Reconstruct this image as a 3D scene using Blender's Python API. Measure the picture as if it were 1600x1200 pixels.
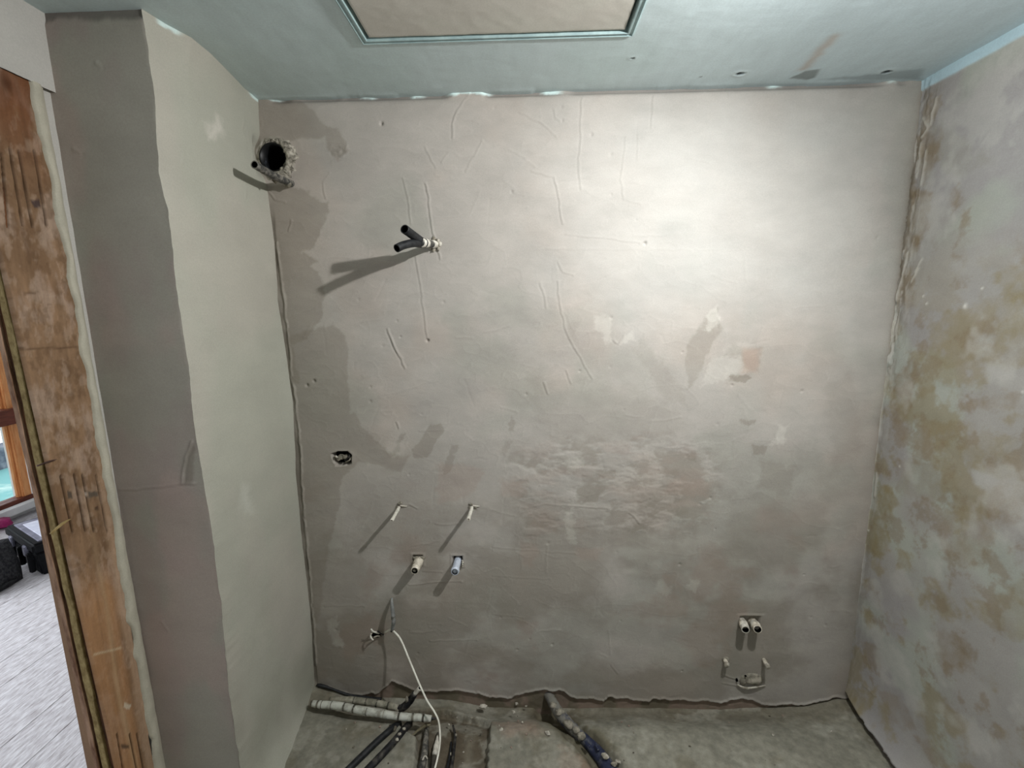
import bpy, bmesh, math, random
import numpy as np
from mathutils import Vector, Matrix

for o in list(bpy.data.objects): bpy.data.objects.remove(o)
S = bpy.context.scene
COL = S.collection

# ------------------------------------------------------------------ camera
FPX = 720.0; H = 1.66; YW = 1.765; CEIL = 2.4
XR = 1.36; XL = -0.952; XD = -1.21; YC = 1.26      # right wall, chase side, door wall, chase front
_down = np.array([54.0, 4235.0, FPX]); _down /= np.linalg.norm(_down)
_hy = -(_down[0]*22 + _down[2]*FPX)/_down[1]
_fw = np.array([22.0, _hy, FPX]); _fw /= np.linalg.norm(_fw)
_rt = np.cross(_down, _fw)
R = np.array([_rt, _fw, -_down])                    # camera (x right, y down, z fwd) -> world
CAM = np.array([0, 0, H])
def ray(px, py): return R @ np.array([px-800.0, py-600.0, FPX])
def onz(px, py, z=0.0): r = ray(px, py); return CAM + r*((z-H)/r[2])
def ony(px, py, y=YW): r = ray(px, py); return CAM + r*(y/r[1])
def onx(px, py, x): r = ray(px, py); return CAM + r*(x/r[0])

cam = bpy.data.cameras.new('camera'); camo = bpy.data.objects.new('camera', cam); COL.objects.link(camo)
cam.sensor_width = 36; cam.sensor_fit = 'HORIZONTAL'; cam.lens = FPX/1600*36
cam.clip_start = 0.02
camo.matrix_world = Matrix(((R[0,0], -R[0,1], -R[0,2], 0), (R[1,0], -R[1,1], -R[1,2], 0),
                            (R[2,0], -R[2,1], -R[2,2], H), (0, 0, 0, 1)))
S.camera = camo

# ------------------------------------------------------------------ world, lights, exposure
def s2l(c):
    c = np.asarray(c, float)/255.0
    return np.where(c <= 0.04045, c/12.92, ((c+0.055)/1.055)**2.4)
def rgba(c): l = s2l(c); return (float(l[0]), float(l[1]), float(l[2]), 1.0)

w = bpy.data.worlds.new('daylight'); S.world = w; w.use_nodes = True
bg = w.node_tree.nodes['Background']; bg.inputs[0].default_value = (0.93, 0.97, 1.0, 1); bg.inputs[1].default_value = 2.2
S.view_settings.view_transform = 'Standard'; S.view_settings.look = 'None'
S.view_settings.gamma = 1.0; S.view_settings.use_curve_mapping = False
S.view_settings.exposure = 0.0
def point(name, loc, power, col, r):
    l = bpy.data.lights.new(name, 'POINT'); l.energy = power; l.color = col; l.shadow_soft_size = r
    o = bpy.data.objects.new(name, l); o.location = loc; COL.objects.link(o); return o
def area(name, loc, rot, sx, sy, power, col):
    l = bpy.data.lights.new(name, 'AREA'); l.shape = 'RECTANGLE'; l.size = sx; l.size_y = sy; l.energy = power; l.color = col
    o = bpy.data.objects.new(name, l); o.location = loc; o.rotation_euler = rot; COL.objects.link(o); return o
LAMP = (0.77, 0.815, 2.275)
point('site_lamp', LAMP, 15.5, (1.0, 0.985, 0.975), 0.022)                 # bare bulb ...
def spot(name, loc, aim, power, col, r):                                    # ... plus a wide spot added to brighten the lower left
    l = bpy.data.lights.new(name, 'SPOT'); l.energy = power; l.color = col; l.shadow_soft_size = r; l.spot_size = math.pi; l.spot_blend = 1.0
    o = bpy.data.objects.new(name, l); o.location = loc; o.rotation_euler = (Vector(aim)-Vector(loc)).to_track_quat('-Z', 'Y').to_euler(); COL.objects.link(o); return o
spot('site_lamp_fill_spot', LAMP, (-0.83, 1.515, 0.375), 79.0, (1.0, 0.985, 0.975), 0.022)
area('hall_daylight_fill', (-4.05, 1.2, 1.35), (0, math.radians(-90), 0), 1.9, 2.2, 70.0, (0.90, 0.95, 1.0))  # added area light standing in for an unbuilt second hall window

# ------------------------------------------------------------------ helpers
rng = np.random.default_rng(7); random.seed(7)
_tab = rng.random((8, 256, 256))
def vnoise(x, y, seed=0):
    t = _tab[seed % 8]; o = seed*37.13
    x = x+o; y = y+o*0.7
    xi = np.floor(x).astype(int); yi = np.floor(y).astype(int)
    fx = x-xi; fy = y-yi
    fx = fx*fx*(3-2*fx); fy = fy*fy*(3-2*fy)
    a = xi & 255; b = yi & 255; a1 = (a+1) & 255; b1 = (b+1) & 255
    return (t[a, b]*(1-fx)+t[a1, b]*fx)*(1-fy)+(t[a, b1]*(1-fx)+t[a1, b1]*fx)*fy
def fbm(x, y, octv=4, seed=0, gain=0.5):
    v = 0; amp = 1; tot = 0
    for k in range(octv):
        v = v+amp*vnoise(x*2**k, y*2**k, seed+k*3); tot += amp; amp *= gain
    return v/tot-0.5
def sstep(a, b, x):
    t = np.clip((x-a)/(b-a), 0, 1); return t*t*(3-2*t)
def seg_dist(X, Y, p, q):
    d = np.asarray(q)-np.asarray(p); L = max(float(d @ d), 1e-12)
    t = np.clip(((X-p[0])*d[0]+(Y-p[1])*d[1])/L, 0, 1)
    return np.hypot(X-p[0]-t*d[0], Y-p[1]-t*d[1])
def box_slice(X, Y, pts, m):
    p = np.asarray(pts); i = np.where((X[:, 0] > p[:, 0].min()-m) & (X[:, 0] < p[:, 0].max()+m))[0]
    j = np.where((Y[0] > p[:, 1].min()-m) & (Y[0] < p[:, 1].max()+m))[0]
    if len(i) == 0 or len(j) == 0: return None
    return slice(i[0], i[-1]+1), slice(j[0], j[-1]+1)
def poly_mask(X, Y, pts, soft, warp=0.0, seed=0, wf=14.0):
    """1 inside the polygon, soft ragged edge"""
    out = np.zeros_like(X); m = soft*2+warp*3
    sl = box_slice(X, Y, pts, m)
    if sl is None: return out
    x = X[sl]; y = Y[sl]
    if warp:
        x, y = x+warp*4*fbm(x*wf, y*wf, 6, seed, .68), y+warp*4*fbm(x*wf+9, y*wf+5, 6, seed+2, .68)
    d = np.full(x.shape, 9.0); ins = np.zeros(x.shape, bool); n = len(pts)
    for i in range(n):
        p = pts[i]; q = pts[(i+1) % n]
        d = np.minimum(d, seg_dist(x, y, p, q))
        if p[1] != q[1]:
            c = ((p[1] > y) != (q[1] > y)) & (x < (q[0]-p[0])*(y-p[1])/(q[1]-p[1])+p[0]); ins ^= c
    out[sl] = sstep(-soft, soft, np.where(ins, d, -d)); return out
def line_field(X, Y, pts, wd, seed=0, warp=0.004):
    """ridge profile 0..1 along a polyline, thinning out at both ends"""
    out = np.zeros_like(X); sl = box_slice(X, Y, pts, wd*4+warp*2)
    if sl is None: return out
    x = X[sl]; y = Y[sl]
    if warp: x, y = x+warp*2*fbm(x*40, y*40, 2, seed), y+warp*2*fbm(x*40+7, y*40+3, 2, seed+1)
    d = np.full(x.shape, 9.0)
    for p, q in zip(pts[:-1], pts[1:]): d = np.minimum(d, seg_dist(x, y, p, q))
    out[sl] = np.exp(-(d/wd)**2); return out

def link(o, parent=None):
    COL.objects.link(o)
    if parent: o.parent = parent
    return o
def tag(o, label=None, cat=None, group=None, kind=None):
    for k, v in (('label', label), ('category', cat), ('group', group), ('kind', kind)):
        if v: o[k] = v
    return o
def empty(name, loc, label, cat, group=None):
    o = bpy.data.objects.new(name, None); o.location = tuple(float(c) for c in loc); o.empty_display_size = 0.05
    COL.objects.link(o); return tag(o, label, cat, group)
def mesh_obj(name, V, F, mat, parent=None, smooth=True, shift=True):
    """V in world space; when a parent Empty exists the verts are moved into its space"""
    V = np.asarray(V, float)
    if parent is not None and shift: V = V-np.array(parent_loc(parent))
    me = bpy.data.meshes.new(name); me.from_pydata([tuple(v) for v in V], [], [tuple(int(i) for i in f) for f in F]); me.update()
    bm = bmesh.new(); bm.from_mesh(me); bmesh.ops.recalc_face_normals(bm, faces=bm.faces); bm.to_mesh(me); bm.free()
    if mat: me.materials.append(mat)
    if smooth: me.polygons.foreach_set('use_smooth', [True]*len(me.polygons))
    return link(bpy.data.objects.new(name, me), parent)
def parent_loc(p):
    v = Vector(p.location)
    while p.parent: p = p.parent; v = v+p.location
    return v
def grid_obj(name, P, C, mat, mask=None, parent=None, kind=None, flip=False, backs=()):
    """P (n,m,3) positions, C (n,m,3) linear colours -> one smooth mesh; backs: extra box 8-corner lists"""
    n, m = P.shape[:2]
    idx = np.arange(n*m).reshape(n, m)
    q = np.stack([idx[:-1, :-1], idx[1:, :-1], idx[1:, 1:], idx[:-1, 1:]], -1).reshape(-1, 4)
    if mask is not None: q = q[mask[:-1, :-1].ravel()]
    if flip: q = q[:, ::-1]
    V = P.reshape(-1, 3); Cc = C.reshape(-1, 3)
    ex = []; eq = []
    for (a, b) in backs:
        base = len(V)+len(ex); (x0, y0, z0), (x1, y1, z1) = a, b
        ex += [(x0,y0,z0),(x1,y0,z0),(x1,y1,z0),(x0,y1,z0),(x0,y0,z1),(x1,y0,z1),(x1,y1,z1),(x0,y1,z1)]
        eq += [[base+i for i in f] for f in ((0,3,2,1),(4,5,6,7),(0,1,5,4),(1,2,6,5),(2,3,7,6),(3,0,4,7))]
    nf = len(q)
    if ex:
        V = np.vstack([V, np.array(ex)]); Cc = np.vstack([Cc, np.tile(Cc.mean(0), (len(ex), 1))]); q = np.vstack([q, np.array(eq)])
    me = bpy.data.meshes.new(name)
    me.vertices.add(len(V)); me.vertices.foreach_set('co', V.astype(np.float32).ravel())
    me.loops.add(len(q)*4); me.loops.foreach_set('vertex_index', q.astype(np.int32).ravel())
    me.polygons.add(len(q)); me.polygons.foreach_set('loop_start', np.arange(0, len(q)*4, 4, dtype=np.int32))
    sm = np.ones(len(q), bool); sm[nf:] = False
    me.polygons.foreach_set('use_smooth', sm)
    me.update(calc_edges=True)
    at = me.color_attributes.new('paint', 'FLOAT_COLOR', 'POINT')
    at.data.foreach_set('color', np.hstack([Cc, np.ones((len(Cc), 1))]).astype(np.float32).ravel())
    me.materials.append(mat)
    o = link(bpy.data.objects.new(name, me), parent)
    if kind: o['kind'] = kind
    return o
def mixc(C, col, m):
    return C*(1-m[..., None])+s2l(col)*m[..., None]
def boxv(lo, hi):
    (x0, y0, z0), (x1, y1, z1) = lo, hi
    V = [(x0,y0,z0),(x1,y0,z0),(x1,y1,z0),(x0,y1,z0),(x0,y0,z1),(x1,y0,z1),(x1,y1,z1),(x0,y1,z1)]
    return V, [(0,3,2,1),(4,5,6,7),(0,1,5,4),(1,2,6,5),(2,3,7,6),(3,0,4,7)]
def box(name, lo, hi, mat, parent=None, bevel=0.0, kind=None):
    V, F = boxv(lo, hi); o = mesh_obj(name, V, F, mat, parent, smooth=False)
    if bevel:
        bm = bmesh.new(); bm.from_mesh(o.data)
        bmesh.ops.bevel(bm, geom=bm.edges[:], offset=bevel, segments=2, affect='EDGES'); bm.to_mesh(o.data); bm.free()
    if kind: o['kind'] = kind
    return o
def catmull(pts, n=6):
    pts = [np.asarray(p, float) for p in pts]
    if len(pts) < 3: return [pts[0]+(pts[-1]-pts[0])*t for t in np.linspace(0, 1, n+1)]
    P = [2*pts[0]-pts[1]]+pts+[2*pts[-1]-pts[-2]]; out = []
    for i in range(1, len(P)-2):
        for k in range(n):
            t = k/n; a, b, c, d = P[i-1], P[i], P[i+1], P[i+2]
            out.append(0.5*(2*b+(c-a)*t+(2*a-5*b+4*c-d)*t*t+(3*b-a-3*c+d)*t**3))
    out.append(pts[-1]); return out
def tube(name, pts, rad, mat, parent=None, seg=12, n=6, hollow=0.0, lump=0.0, seed=0, raw=False, flat=1.0):
    """tube along a smoothed path; rad number or per-control list; hollow = wall thickness of an open far end"""
    path = catmull(pts, n) if not raw else [np.asarray(p, float) for p in pts]
    m = len(path)
    rr = np.full(m, rad) if np.isscalar(rad) else np.interp(np.linspace(0, 1, m), np.linspace(0, 1, len(rad)), rad)
    rg = random.Random(seed); V = []; F = []
    T = [path[min(i+1, m-1)]-path[max(i-1, 0)] for i in range(m)]; T = [t/np.linalg.norm(t) for t in T]
    up = np.array([0, 0, 1.0]) if abs(T[0][2]) < .9 else np.array([0, 1.0, 0])
    a = np.cross(T[0], up); a /= np.linalg.norm(a)
    rings = []
    def ring(c, t, a, r):
        b = np.cross(t, a); base = len(V)
        for k in range(seg):
            th = 2*math.pi*k/seg; q = r*(1+lump*(rg.random()-.5)*2)
            V.append(c+q*(math.cos(th)*a+flat*math.sin(th)*b))
        rings.append(base)
    for i in range(m):
        a = a-T[i]*(a @ T[i]); a /= np.linalg.norm(a); ring(path[i], T[i], a, rr[i])
    if hollow:
        ring(path[-1], T[-1], a, rr[-1]-hollow); ring(path[-1]-T[-1]*0.045, T[-1], a, rr[-1]-hollow*1.2)
    for r0, r1 in zip(rings[:-1], rings[1:]):
        for k in range(seg): F.append((r0+k, r0+(k+1) % seg, r1+(k+1) % seg, r1+k))
    F.append(tuple(rings[0]+k for k in range(seg))[::-1]); F.append(tuple(rings[-1]+k for k in range(seg)))
    o = mesh_obj(name, V, F, mat, parent)
    if hollow:
        o.data.materials.append(M_VOID); n = len(o.data.polygons)
        for k in list(range(n-2-seg, n-2))+[n-1]: o.data.polygons[k].material_index = 1  # inside of the open end coloured near-black for its shade
    return o
def blob(name, c, size, mat, parent=None, sub=2, rough=0.35, seed=0, keep=None):
    bm = bmesh.new(); bmesh.ops.create_icosphere(bm, subdivisions=sub, radius=1.0)
    rg = random.Random(seed); off = [rg.random()*50 for _ in range(3)]
    V = []
    for v in bm.verts:
        k = 1+rough*(float(vnoise(np.array([v.co.x*1.7+off[0]]), np.array([v.co.y*1.7+v.co.z*1.3+off[1]]), seed)[0])-.5)*2
        V.append(np.array(c)+np.array(v.co)*k*np.array(size))
    F = [[v.index for v in f.verts] for f in bm.faces]; bm.free()
    return mesh_obj(name, V, F, mat, parent)

# ------------------------------------------------------------------ materials
def nodes_mat(name):
    m = bpy.data.materials.new(name); m.use_nodes = True; nt = m.node_tree
    return m, nt, nt.nodes['Principled BSDF']
def paint_mat(name, rough=0.85, fine=260.0, bump=0.35, streak=(8, 8, 60), dist=0.0012, spec=0.3, vary=0.09):
    """surface whose colour is the mesh's own plaster/stain colour, plus fine grain, mottling and trowel relief"""
    m, nt, b = nodes_mat(name); N = nt.nodes; L = nt.links
    at = N.new('ShaderNodeAttribute'); at.attribute_name = 'paint'
    tc = N.new('ShaderNodeTexCoord')
    n1 = N.new('ShaderNodeTexNoise'); n1.inputs['Scale'].default_value = fine; n1.inputs['Detail'].default_value = 3
    n2 = N.new('ShaderNodeTexNoise'); n2.inputs['Scale'].default_value = 1.0; n2.inputs['Detail'].default_value = 6; n2.inputs['Roughness'].default_value = .62
    mp = N.new('ShaderNodeMapping'); mp.inputs['Scale'].default_value = streak
    L.new(tc.outputs['Object'], n1.inputs['Vector']); L.new(tc.outputs['Object'], mp.inputs['Vector']); L.new(mp.outputs[0], n2.inputs['Vector'])
    mr = N.new('ShaderNodeMapRange'); mr.inputs[1].default_value = .3; mr.inputs[2].default_value = .7; mr.inputs[3].default_value = 1-vary; mr.inputs[4].default_value = 1+vary
    L.new(n2.outputs[0], mr.inputs[0])
    mr2 = N.new('ShaderNodeMapRange'); mr2.inputs[1].default_value = .3; mr2.inputs[2].default_value = .7; mr2.inputs[3].default_value = .95; mr2.inputs[4].default_value = 1.05
    L.new(n1.outputs[0], mr2.inputs[0])
    mu = N.new('ShaderNodeMath'); mu.operation = 'MULTIPLY'; L.new(mr.outputs[0], mu.inputs[0]); L.new(mr2.outputs[0], mu.inputs[1])
    vm = N.new('ShaderNodeVectorMath'); vm.operation = 'SCALE'; L.new(at.outputs['Color'], vm.inputs[0]); L.new(mu.outputs[0], vm.inputs['Scale'])
    L.new(vm.outputs[0], b.inputs['Base Color'])
    ad = N.new('ShaderNodeMath'); ad.operation = 'MULTIPLY_ADD'; ad.inputs[1].default_value = .25
    L.new(n1.outputs[0], ad.inputs[0]); L.new(n2.outputs[0], ad.inputs[2])
    bp = N.new('ShaderNodeBump'); bp.inputs['Strength'].default_value = bump; bp.inputs['Distance'].default_value = dist
    L.new(ad.outputs[0], bp.inputs['Height']); L.new(bp.outputs[0], b.inputs['Normal'])
    b.inputs['Roughness'].default_value = rough; b.inputs['Specular IOR Level'].default_value = spec
    return m
def two_tone(name, c1, c2, scale=30.0, lo=.42, hi=.6, rough=.7, bump=.3, spec=.35, stretch=(1, 1, 1), dist=.001, metal=0.0):
    """two colours broken up by noise (dirt, grain, wear) with matching relief"""
    m, nt, b = nodes_mat(name); N = nt.nodes; L = nt.links
    tc = N.new('ShaderNodeTexCoord'); mp = N.new('ShaderNodeMapping'); mp.inputs['Scale'].default_value = stretch
    n = N.new('ShaderNodeTexNoise'); n.inputs['Scale'].default_value = scale; n.inputs['Detail'].default_value = 6; n.inputs['Roughness'].default_value = .65
    L.new(tc.outputs['Object'], mp.inputs[0]); L.new(mp.outputs[0], n.inputs['Vector'])
    r = N.new('ShaderNodeValToRGB'); r.color_ramp.elements[0].position = lo; r.color_ramp.elements[1].position = hi
    r.color_ramp.elements[0].color = rgba(c1); r.color_ramp.elements[1].color = rgba(c2)
    L.new(n.outputs[0], r.inputs[0]); L.new(r.outputs[0], b.inputs['Base Color'])
    bp = N.new('ShaderNodeBump'); bp.inputs['Strength'].default_value = bump; bp.inputs['Distance'].default_value = dist
    L.new(n.outputs[0], bp.inputs['Height']); L.new(bp.outputs[0], b.inputs['Normal'])
    b.inputs['Roughness'].default_value = rough; b.inputs['Specular IOR Level'].default_value = spec; b.inputs['Metallic'].default_value = metal
    return m
M_PLASTER = paint_mat('grey_render', streak=(6, 6, 11), bump=.42, dist=.0022, vary=.08)
M_SMOOTH = paint_mat('skimmed_render', streak=(4, 4, 9), bump=.3, vary=.05)
M_CEIL = paint_mat('green_plasterboard', rough=.6, fine=180, streak=(30, 8, 8), bump=.3, vary=.05, spec=.4)
M_FLOOR = paint_mat('rough_screed', rough=.95, fine=420, streak=(35, 35, 35), bump=.9, dist=.004, vary=.22, spec=.2)
M_WOOD = paint_mat('old_timber', rough=.75, fine=200, streak=(40, 60, 5), bump=.35, vary=.16)
M_BLACK = two_tone('black_rubber', (22, 24, 26), (40, 42, 44), 60, rough=.55)
M_DIRTYBLACK = two_tone('dusty_black_plastic', (24, 24, 27), (92, 88, 80), 38, .5, .75, rough=.65, bump=.4)
M_GREYTUBE = two_tone('muddy_grey_conduit', (58, 58, 56), (150, 146, 136), 45, .45, .7, rough=.6, bump=.5)
M_WHITETAPE = two_tone('white_tape', (176, 172, 160), (226, 222, 210), 50, .35, .6, rough=.7)
M_CREAM = two_tone('cream_plastic', (150, 142, 125), (222, 214, 198), 40, .36, .55, rough=.6)
M_BLUEWHITE = two_tone('pale_blue_plastic', (150, 160, 178), (205, 213, 226), 40, .3, .55, rough=.45)
M_CABLE = two_tone('white_cable', (205, 202, 190), (240, 238, 226), 20, .3, .6, rough=.5)
M_LAG = two_tone('white_bandage', (140, 138, 126), (198, 200, 190), 26, .35, .56, rough=.9, bump=.6)
M_STICK = two_tone('split_wood', (96, 90, 70), (142, 134, 110), 40, rough=.9)
M_LAGDIRTY = two_tone('dirty_bandage', (110, 108, 94), (166, 162, 146), 30, .38, .62, rough=.9, bump=.6)
M_BANDDARK = two_tone('dark_muddy_pipe', (44, 43, 40), (92, 88, 78), 40, .4, .68, rough=.8, bump=.5)
M_BAND = two_tone('grey_band', (70, 68, 60), (120, 116, 104), 30, rough=.9)
M_BLUE = two_tone('blue_plastic_pipe', (40, 46, 70), (104, 106, 108), 26, .52, .68, rough=.5, bump=.5)
M_MORTBLUE = two_tone('mortar_on_blue_pipe', (48, 54, 78), (124, 122, 114), 22, .36, .5, rough=.9, bump=.8, dist=.004)
M_COLLAR = two_tone('crumbled_collar', (92, 88, 78), (196, 190, 176), 46, .4, .62, rough=.95, bump=1.0, dist=.005)
M_MUD = two_tone('grey_mortar', (112, 108, 96), (158, 152, 138), 40, rough=.95, bump=.9, dist=.004)
M_MUDDARK = two_tone('dark_mortar', (70, 66, 56), (118, 112, 98), 40, rough=.95, bump=.9, dist=.004)
M_CRUMB = two_tone('plaster_crumb', (140, 134, 120), (205, 200, 188), 60, rough=.95, bump=.6)
M_DUCT = two_tone('dark_duct', (20, 21, 23), (120, 130, 140), 16, .6, .8, rough=.45)
M_VOID = two_tone('unlit_void', (8, 8, 8), (14, 14, 14), 20, rough=1, spec=0)  # near-black colour for the shade inside holes, gaps and pipe ends
M_FOAM = two_tone('yellow_packing', (132, 112, 70), (176, 156, 108), 70, .35, .65, rough=.95, bump=1.0, dist=.004, stretch=(1, 1, .6))
M_LINING = two_tone('weathered_lining', (106, 74, 52), (172, 140, 116), 14, .38, .62, rough=.8, bump=.5, stretch=(3, 3, .6))
M_LINDARK = two_tone('dark_lining', (60, 36, 20), (104, 66, 38), 14, .38, .62, rough=.8, bump=.5, stretch=(3, 3, .6))
M_ORANGE = two_tone('orange_window_wood', (222, 142, 84), (244, 178, 118), 12, .35, .65, rough=.4, stretch=(6, 6, .6))
M_REDWOOD = two_tone('red_brown_wood', (92, 46, 34), (126, 68, 50), 12, .35, .65, rough=.45, stretch=(6, .8, 6))
M_HALL = two_tone('white_hall_paint', (214, 214, 214), (226, 226, 226), 5, rough=.9)
M_PLANK = two_tone('dusty_white_board', (172, 165, 168), (228, 226, 230), 30, .32, .64, rough=.9, bump=.55, dist=.004, stretch=(3, .6, 1))
M_CASE = two_tone('black_case_plastic', (10, 11, 13), (20, 21, 25), 40, rough=.6, spec=.15)
M_LID = two_tone('grey_case_lid', (112, 112, 128), (140, 140, 156), 20, rough=.5)
M_LABEL = two_tone('pale_label', (206, 208, 226), (222, 224, 238), 20, rough=.6)
M_BAG = two_tone('charcoal_fabric', (30, 30, 34), (62, 62, 64), 60, rough=.95, bump=.5)
M_PINK = two_tone('magenta_plastic', (150, 24, 92), (184, 50, 120), 20, rough=.4)
M_NAIL = two_tone('rusty_steel', (60, 44, 40), (104, 82, 76), 50, rough=.6, metal=.6)
M_TEAL = two_tone('teal_ground', (120, 176, 176), (206, 226, 220), 1.6, .5, .72, rough=.8)
M_FRAME = two_tone('primed_metal_frame', (148, 172, 174), (166, 190, 190), 20, rough=.45, bump=.1)
M_STRIP = two_tone('brick_recess', (104, 90, 78), (132, 112, 98), 30, rough=.95)

# ------------------------------------------------------------------ back wall
def px_y(pts): return [tuple(ony(a, b)[[0, 2]]) for a, b in pts]
def back_wall():
    us = np.arange(-1.0, 1.421, 0.0033); vs = np.arange(-0.13, 2.44, 0.0033)
    X, Z = np.meshgrid(us, vs, indexing='ij')
    D = 0.004*fbm(X*2.2, Z*2.2, 3, 1)+0.0022*fbm(X*9, Z*14, 4, 2)
    C = np.tile(s2l((176, 171, 164)), X.shape+(1,))
    C = mixc(C, (178, 169, 160), .8*sstep(-.06, .14, fbm(X*2.6, Z*2.6, 4, 3)))       # pinkish wash
    C = mixc(C, (162, 161, 152), .6*sstep(.02, .18, fbm(X*3.1+4, Z*3.1, 4, 4)))      # greenish grey wash
    C *= (1+0.10*fbm(X*7, Z*10, 5, 5, .6)+.07*fbm(X*28, Z*36, 4, 24, .65))[..., None]
    for k, (a, b) in enumerate(((1.3, 2.2), (2.4, 3.4))):                              # overlapping trowel passes
        q = fbm(X*a+3*k, Z*b, 5, 25+k, .55)*9; fr = q-np.floor(q); st_ = np.floor(q)+sstep(.0, .10, fr)
        C *= (1+.028*(vnoise(st_*1.7, st_*0+k, 6)-.5)*2)[..., None]; D += .0004*np.exp(-(fr/.06)**2)
    C = mixc(C, (190, 189, 184), .6*poly_mask(X, Z, px_y([(880,150),(1100,140),(1380,150),(1370,420),(1330,520),(1180,470),(1000,520),(860,430),(830,250)]), .16, .05, 3, 4))
    # damp patches (darker, wetter render)
    DK = (136, 129, 117)
    polys = [
      ([(400,150),(470,158),(495,178),(512,195),(530,205),(536,222),(545,238),(525,250),(512,235),(505,215),(470,216),(440,222),(400,232)], .55, .006, .008),
      ([(410,286),(470,292),(490,305),(512,314),(514,328),(505,350),(495,372),(487,388),(470,395),(488,398),(500,408),(480,414),(500,425),(506,440),(503,492),(490,510),(480,528),(455,540),(470,600),(415,600)], .6, .006, .01),
      ([(430,530),(490,515),(520,505),(540,522),(543,560),(547,610),(546,646),(552,644),(566,668),(590,690),(606,706),(640,713),(625,738),(590,728),(560,722),(535,742),(530,790),(515,850),(500,960),(488,1000),(455,800)], .55, .006, .008),
      ([(470,880),(540,840),(590,900),(575,990),(540,1070),(490,1070)], .35, .03, .03),
      ([(690,660),(674,664),(655,690),(642,703),(648,716),(668,716),(680,690),(692,672)], .55, .004, .006),
      ([(626,678),(634,676),(622,706),(612,714)], .5, .004, .004),
      ([(705,694),(716,694),(703,738),(692,742)], .5, .004, .004),
      ([(800,650),(806,660),(800,675),(794,668)], .5, .004, .003),
      ([(790,685),(800,690),(790,715),(782,705)], .35, .006, .006),
      ([(1070,540),(1100,500),(1120,480),(1130,515),(1108,545),(1090,590),(1075,610)], .45, .006, .01),
      ([(1145,540),(1190,545),(1185,580),(1165,575),(1160,555),(1130,560)], .35, .008, .01),
      ([(1138,586),(1165,584),(1176,590),(1165,597),(1140,596)], .8, .003, .004),
      ([(1155,655),(1180,655),(1178,664),(1158,663)], .6, .004, .004),
      ([(1175,695),(1200,697),(1195,710),(1175,708)], .6, .004, .004),
      ([(1080,704),(1088,706),(1086,722),(1072,718)], .6, .004, .003),
      ([(870,712),(905,716),(900,740),(875,738)], .3, .006, .01),
      ([(930,735),(960,735),(958,748),(935,748)], .5, .006, .006),
      ([(1040,730),(1060,735),(1050,770),(1030,765)], .4, .008, .01),
      ([(1000,770),(1060,765),(1075,800),(1040,815),(1000,805)], .4, .01, .012),
      ([(1190,720),(1250,730),(1230,770),(1180,760)], .4, .015, .02),
      ([(1290,600),(1330,580),(1350,700),(1300,740)], .25, .02, .02),
      ([(890,505),(905,500),(900,540),(890,535)], .2, .01, .01),
      ([(985,545),(1010,530),(1060,600),(1080,640),(1040,620)], .25, .01, .02),
      ([(830,590),(960,600),(1060,640),(1060,690),(900,690),(830,660)], .22, .03, .03)]
    for k, (p, d, so, wp) in enumerate(polys):
        q = px_y(p); sm = max(a for a, b in q)-min(a for a, b in q) < .12
        C = mixc(C, DK, d*.85*poly_mask(X, Z, q, so, max(wp, .008), k, 40 if sm else 22))
    rough = poly_mask(X, Z, px_y([(790,700),(900,690),(1100,690),(1130,760),(1090,830),(820,840)]), .05, .04, 5)
    blk = fbm(X*10, Z*19, 5, 11, .6)
    D += rough*0.0022*sstep(-.1, .16, blk)
    C = mixc(C, DK, .5*rough*sstep(.0, .14, -blk)); C = mixc(C, (172, 158, 148), .35*rough*sstep(.02, .18, fbm(X*7+3, Z*22, 4, 12)))
    # rising damp: irregular darker areas grow towards the floor
    low = sstep(1.25, .5, Z)
    C = mixc(C, (128, 121, 108), .5*low*sstep(-.12, .10, fbm(X*3.4, Z*4.2, 5, 13, .6)))
    C = mixc(C, (150, 132, 120), .4*low*sstep(.06, .2, fbm(X*4+7, Z*4, 5, 14, .6)))
    low2 = sstep(.7, .25, Z); C = mixc(C, (124, 118, 106), .15*low2)
    # pale smears of lime
    WH = (206, 203, 194)
    for k, (p, d) in enumerate([([(928,492),(945,488),(957,503),(955,520),(952,538),(940,522),(928,512)], .7),
        ([(966,540),(975,525),(988,515),(996,533),(985,530)], .8), ([(1105,492),(1122,478),(1125,498),(1108,520),(1100,512)], .8),
        ([(1110,560),(1155,555),(1165,582),(1130,595),(1095,605)], .55), ([(1218,662),(1232,664),(1228,688),(1200,698),(1215,685)], .75),
        ([(875,722),(905,715),(912,728),(890,735)], .5), ([(880,800),(895,790),(900,850),(888,850)], .45), ([(600,690),(640,690),(630,715),(605,708)], .3),
        ([(510,970),(530,962),(526,985),(540,1010),(520,1010)], .45), ([(1080,905),(1095,908),(1088,925),(1076,920)], .5),
        ([(1030,905),(1048,920),(1044,935),(1026,925)], .3), ([(1128,540),(1175,530),(1165,550),(1135,556)], .3)]):
        C = mixc(C, WH, d*.6*poly_mask(X, Z, px_y(p), .007, .013, k+3, 42)*(1+.8*fbm(X*40, Z*40, 3, 27)))
    C = mixc(C, (176, 152, 136), .5*poly_mask(X, Z, px_y([(1160,545),(1190,550),(1185,580),(1160,585)]), .012, .012, 2))
    for k, p in enumerate([[(1050,750),(1110,752),(1110,775),(1040,772)], [(690,720),(760,730),(740,770),(680,790)], [(815,850),(840,850),(830,890),(812,880)], [(780,745),(820,750),(820,775),(785,770)], [(900,855),(940,860),(930,880),(900,875)]]):
        C = mixc(C, (164, 146, 134), .35*poly_mask(X, Z, px_y(p), .012, .02, k))
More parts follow.
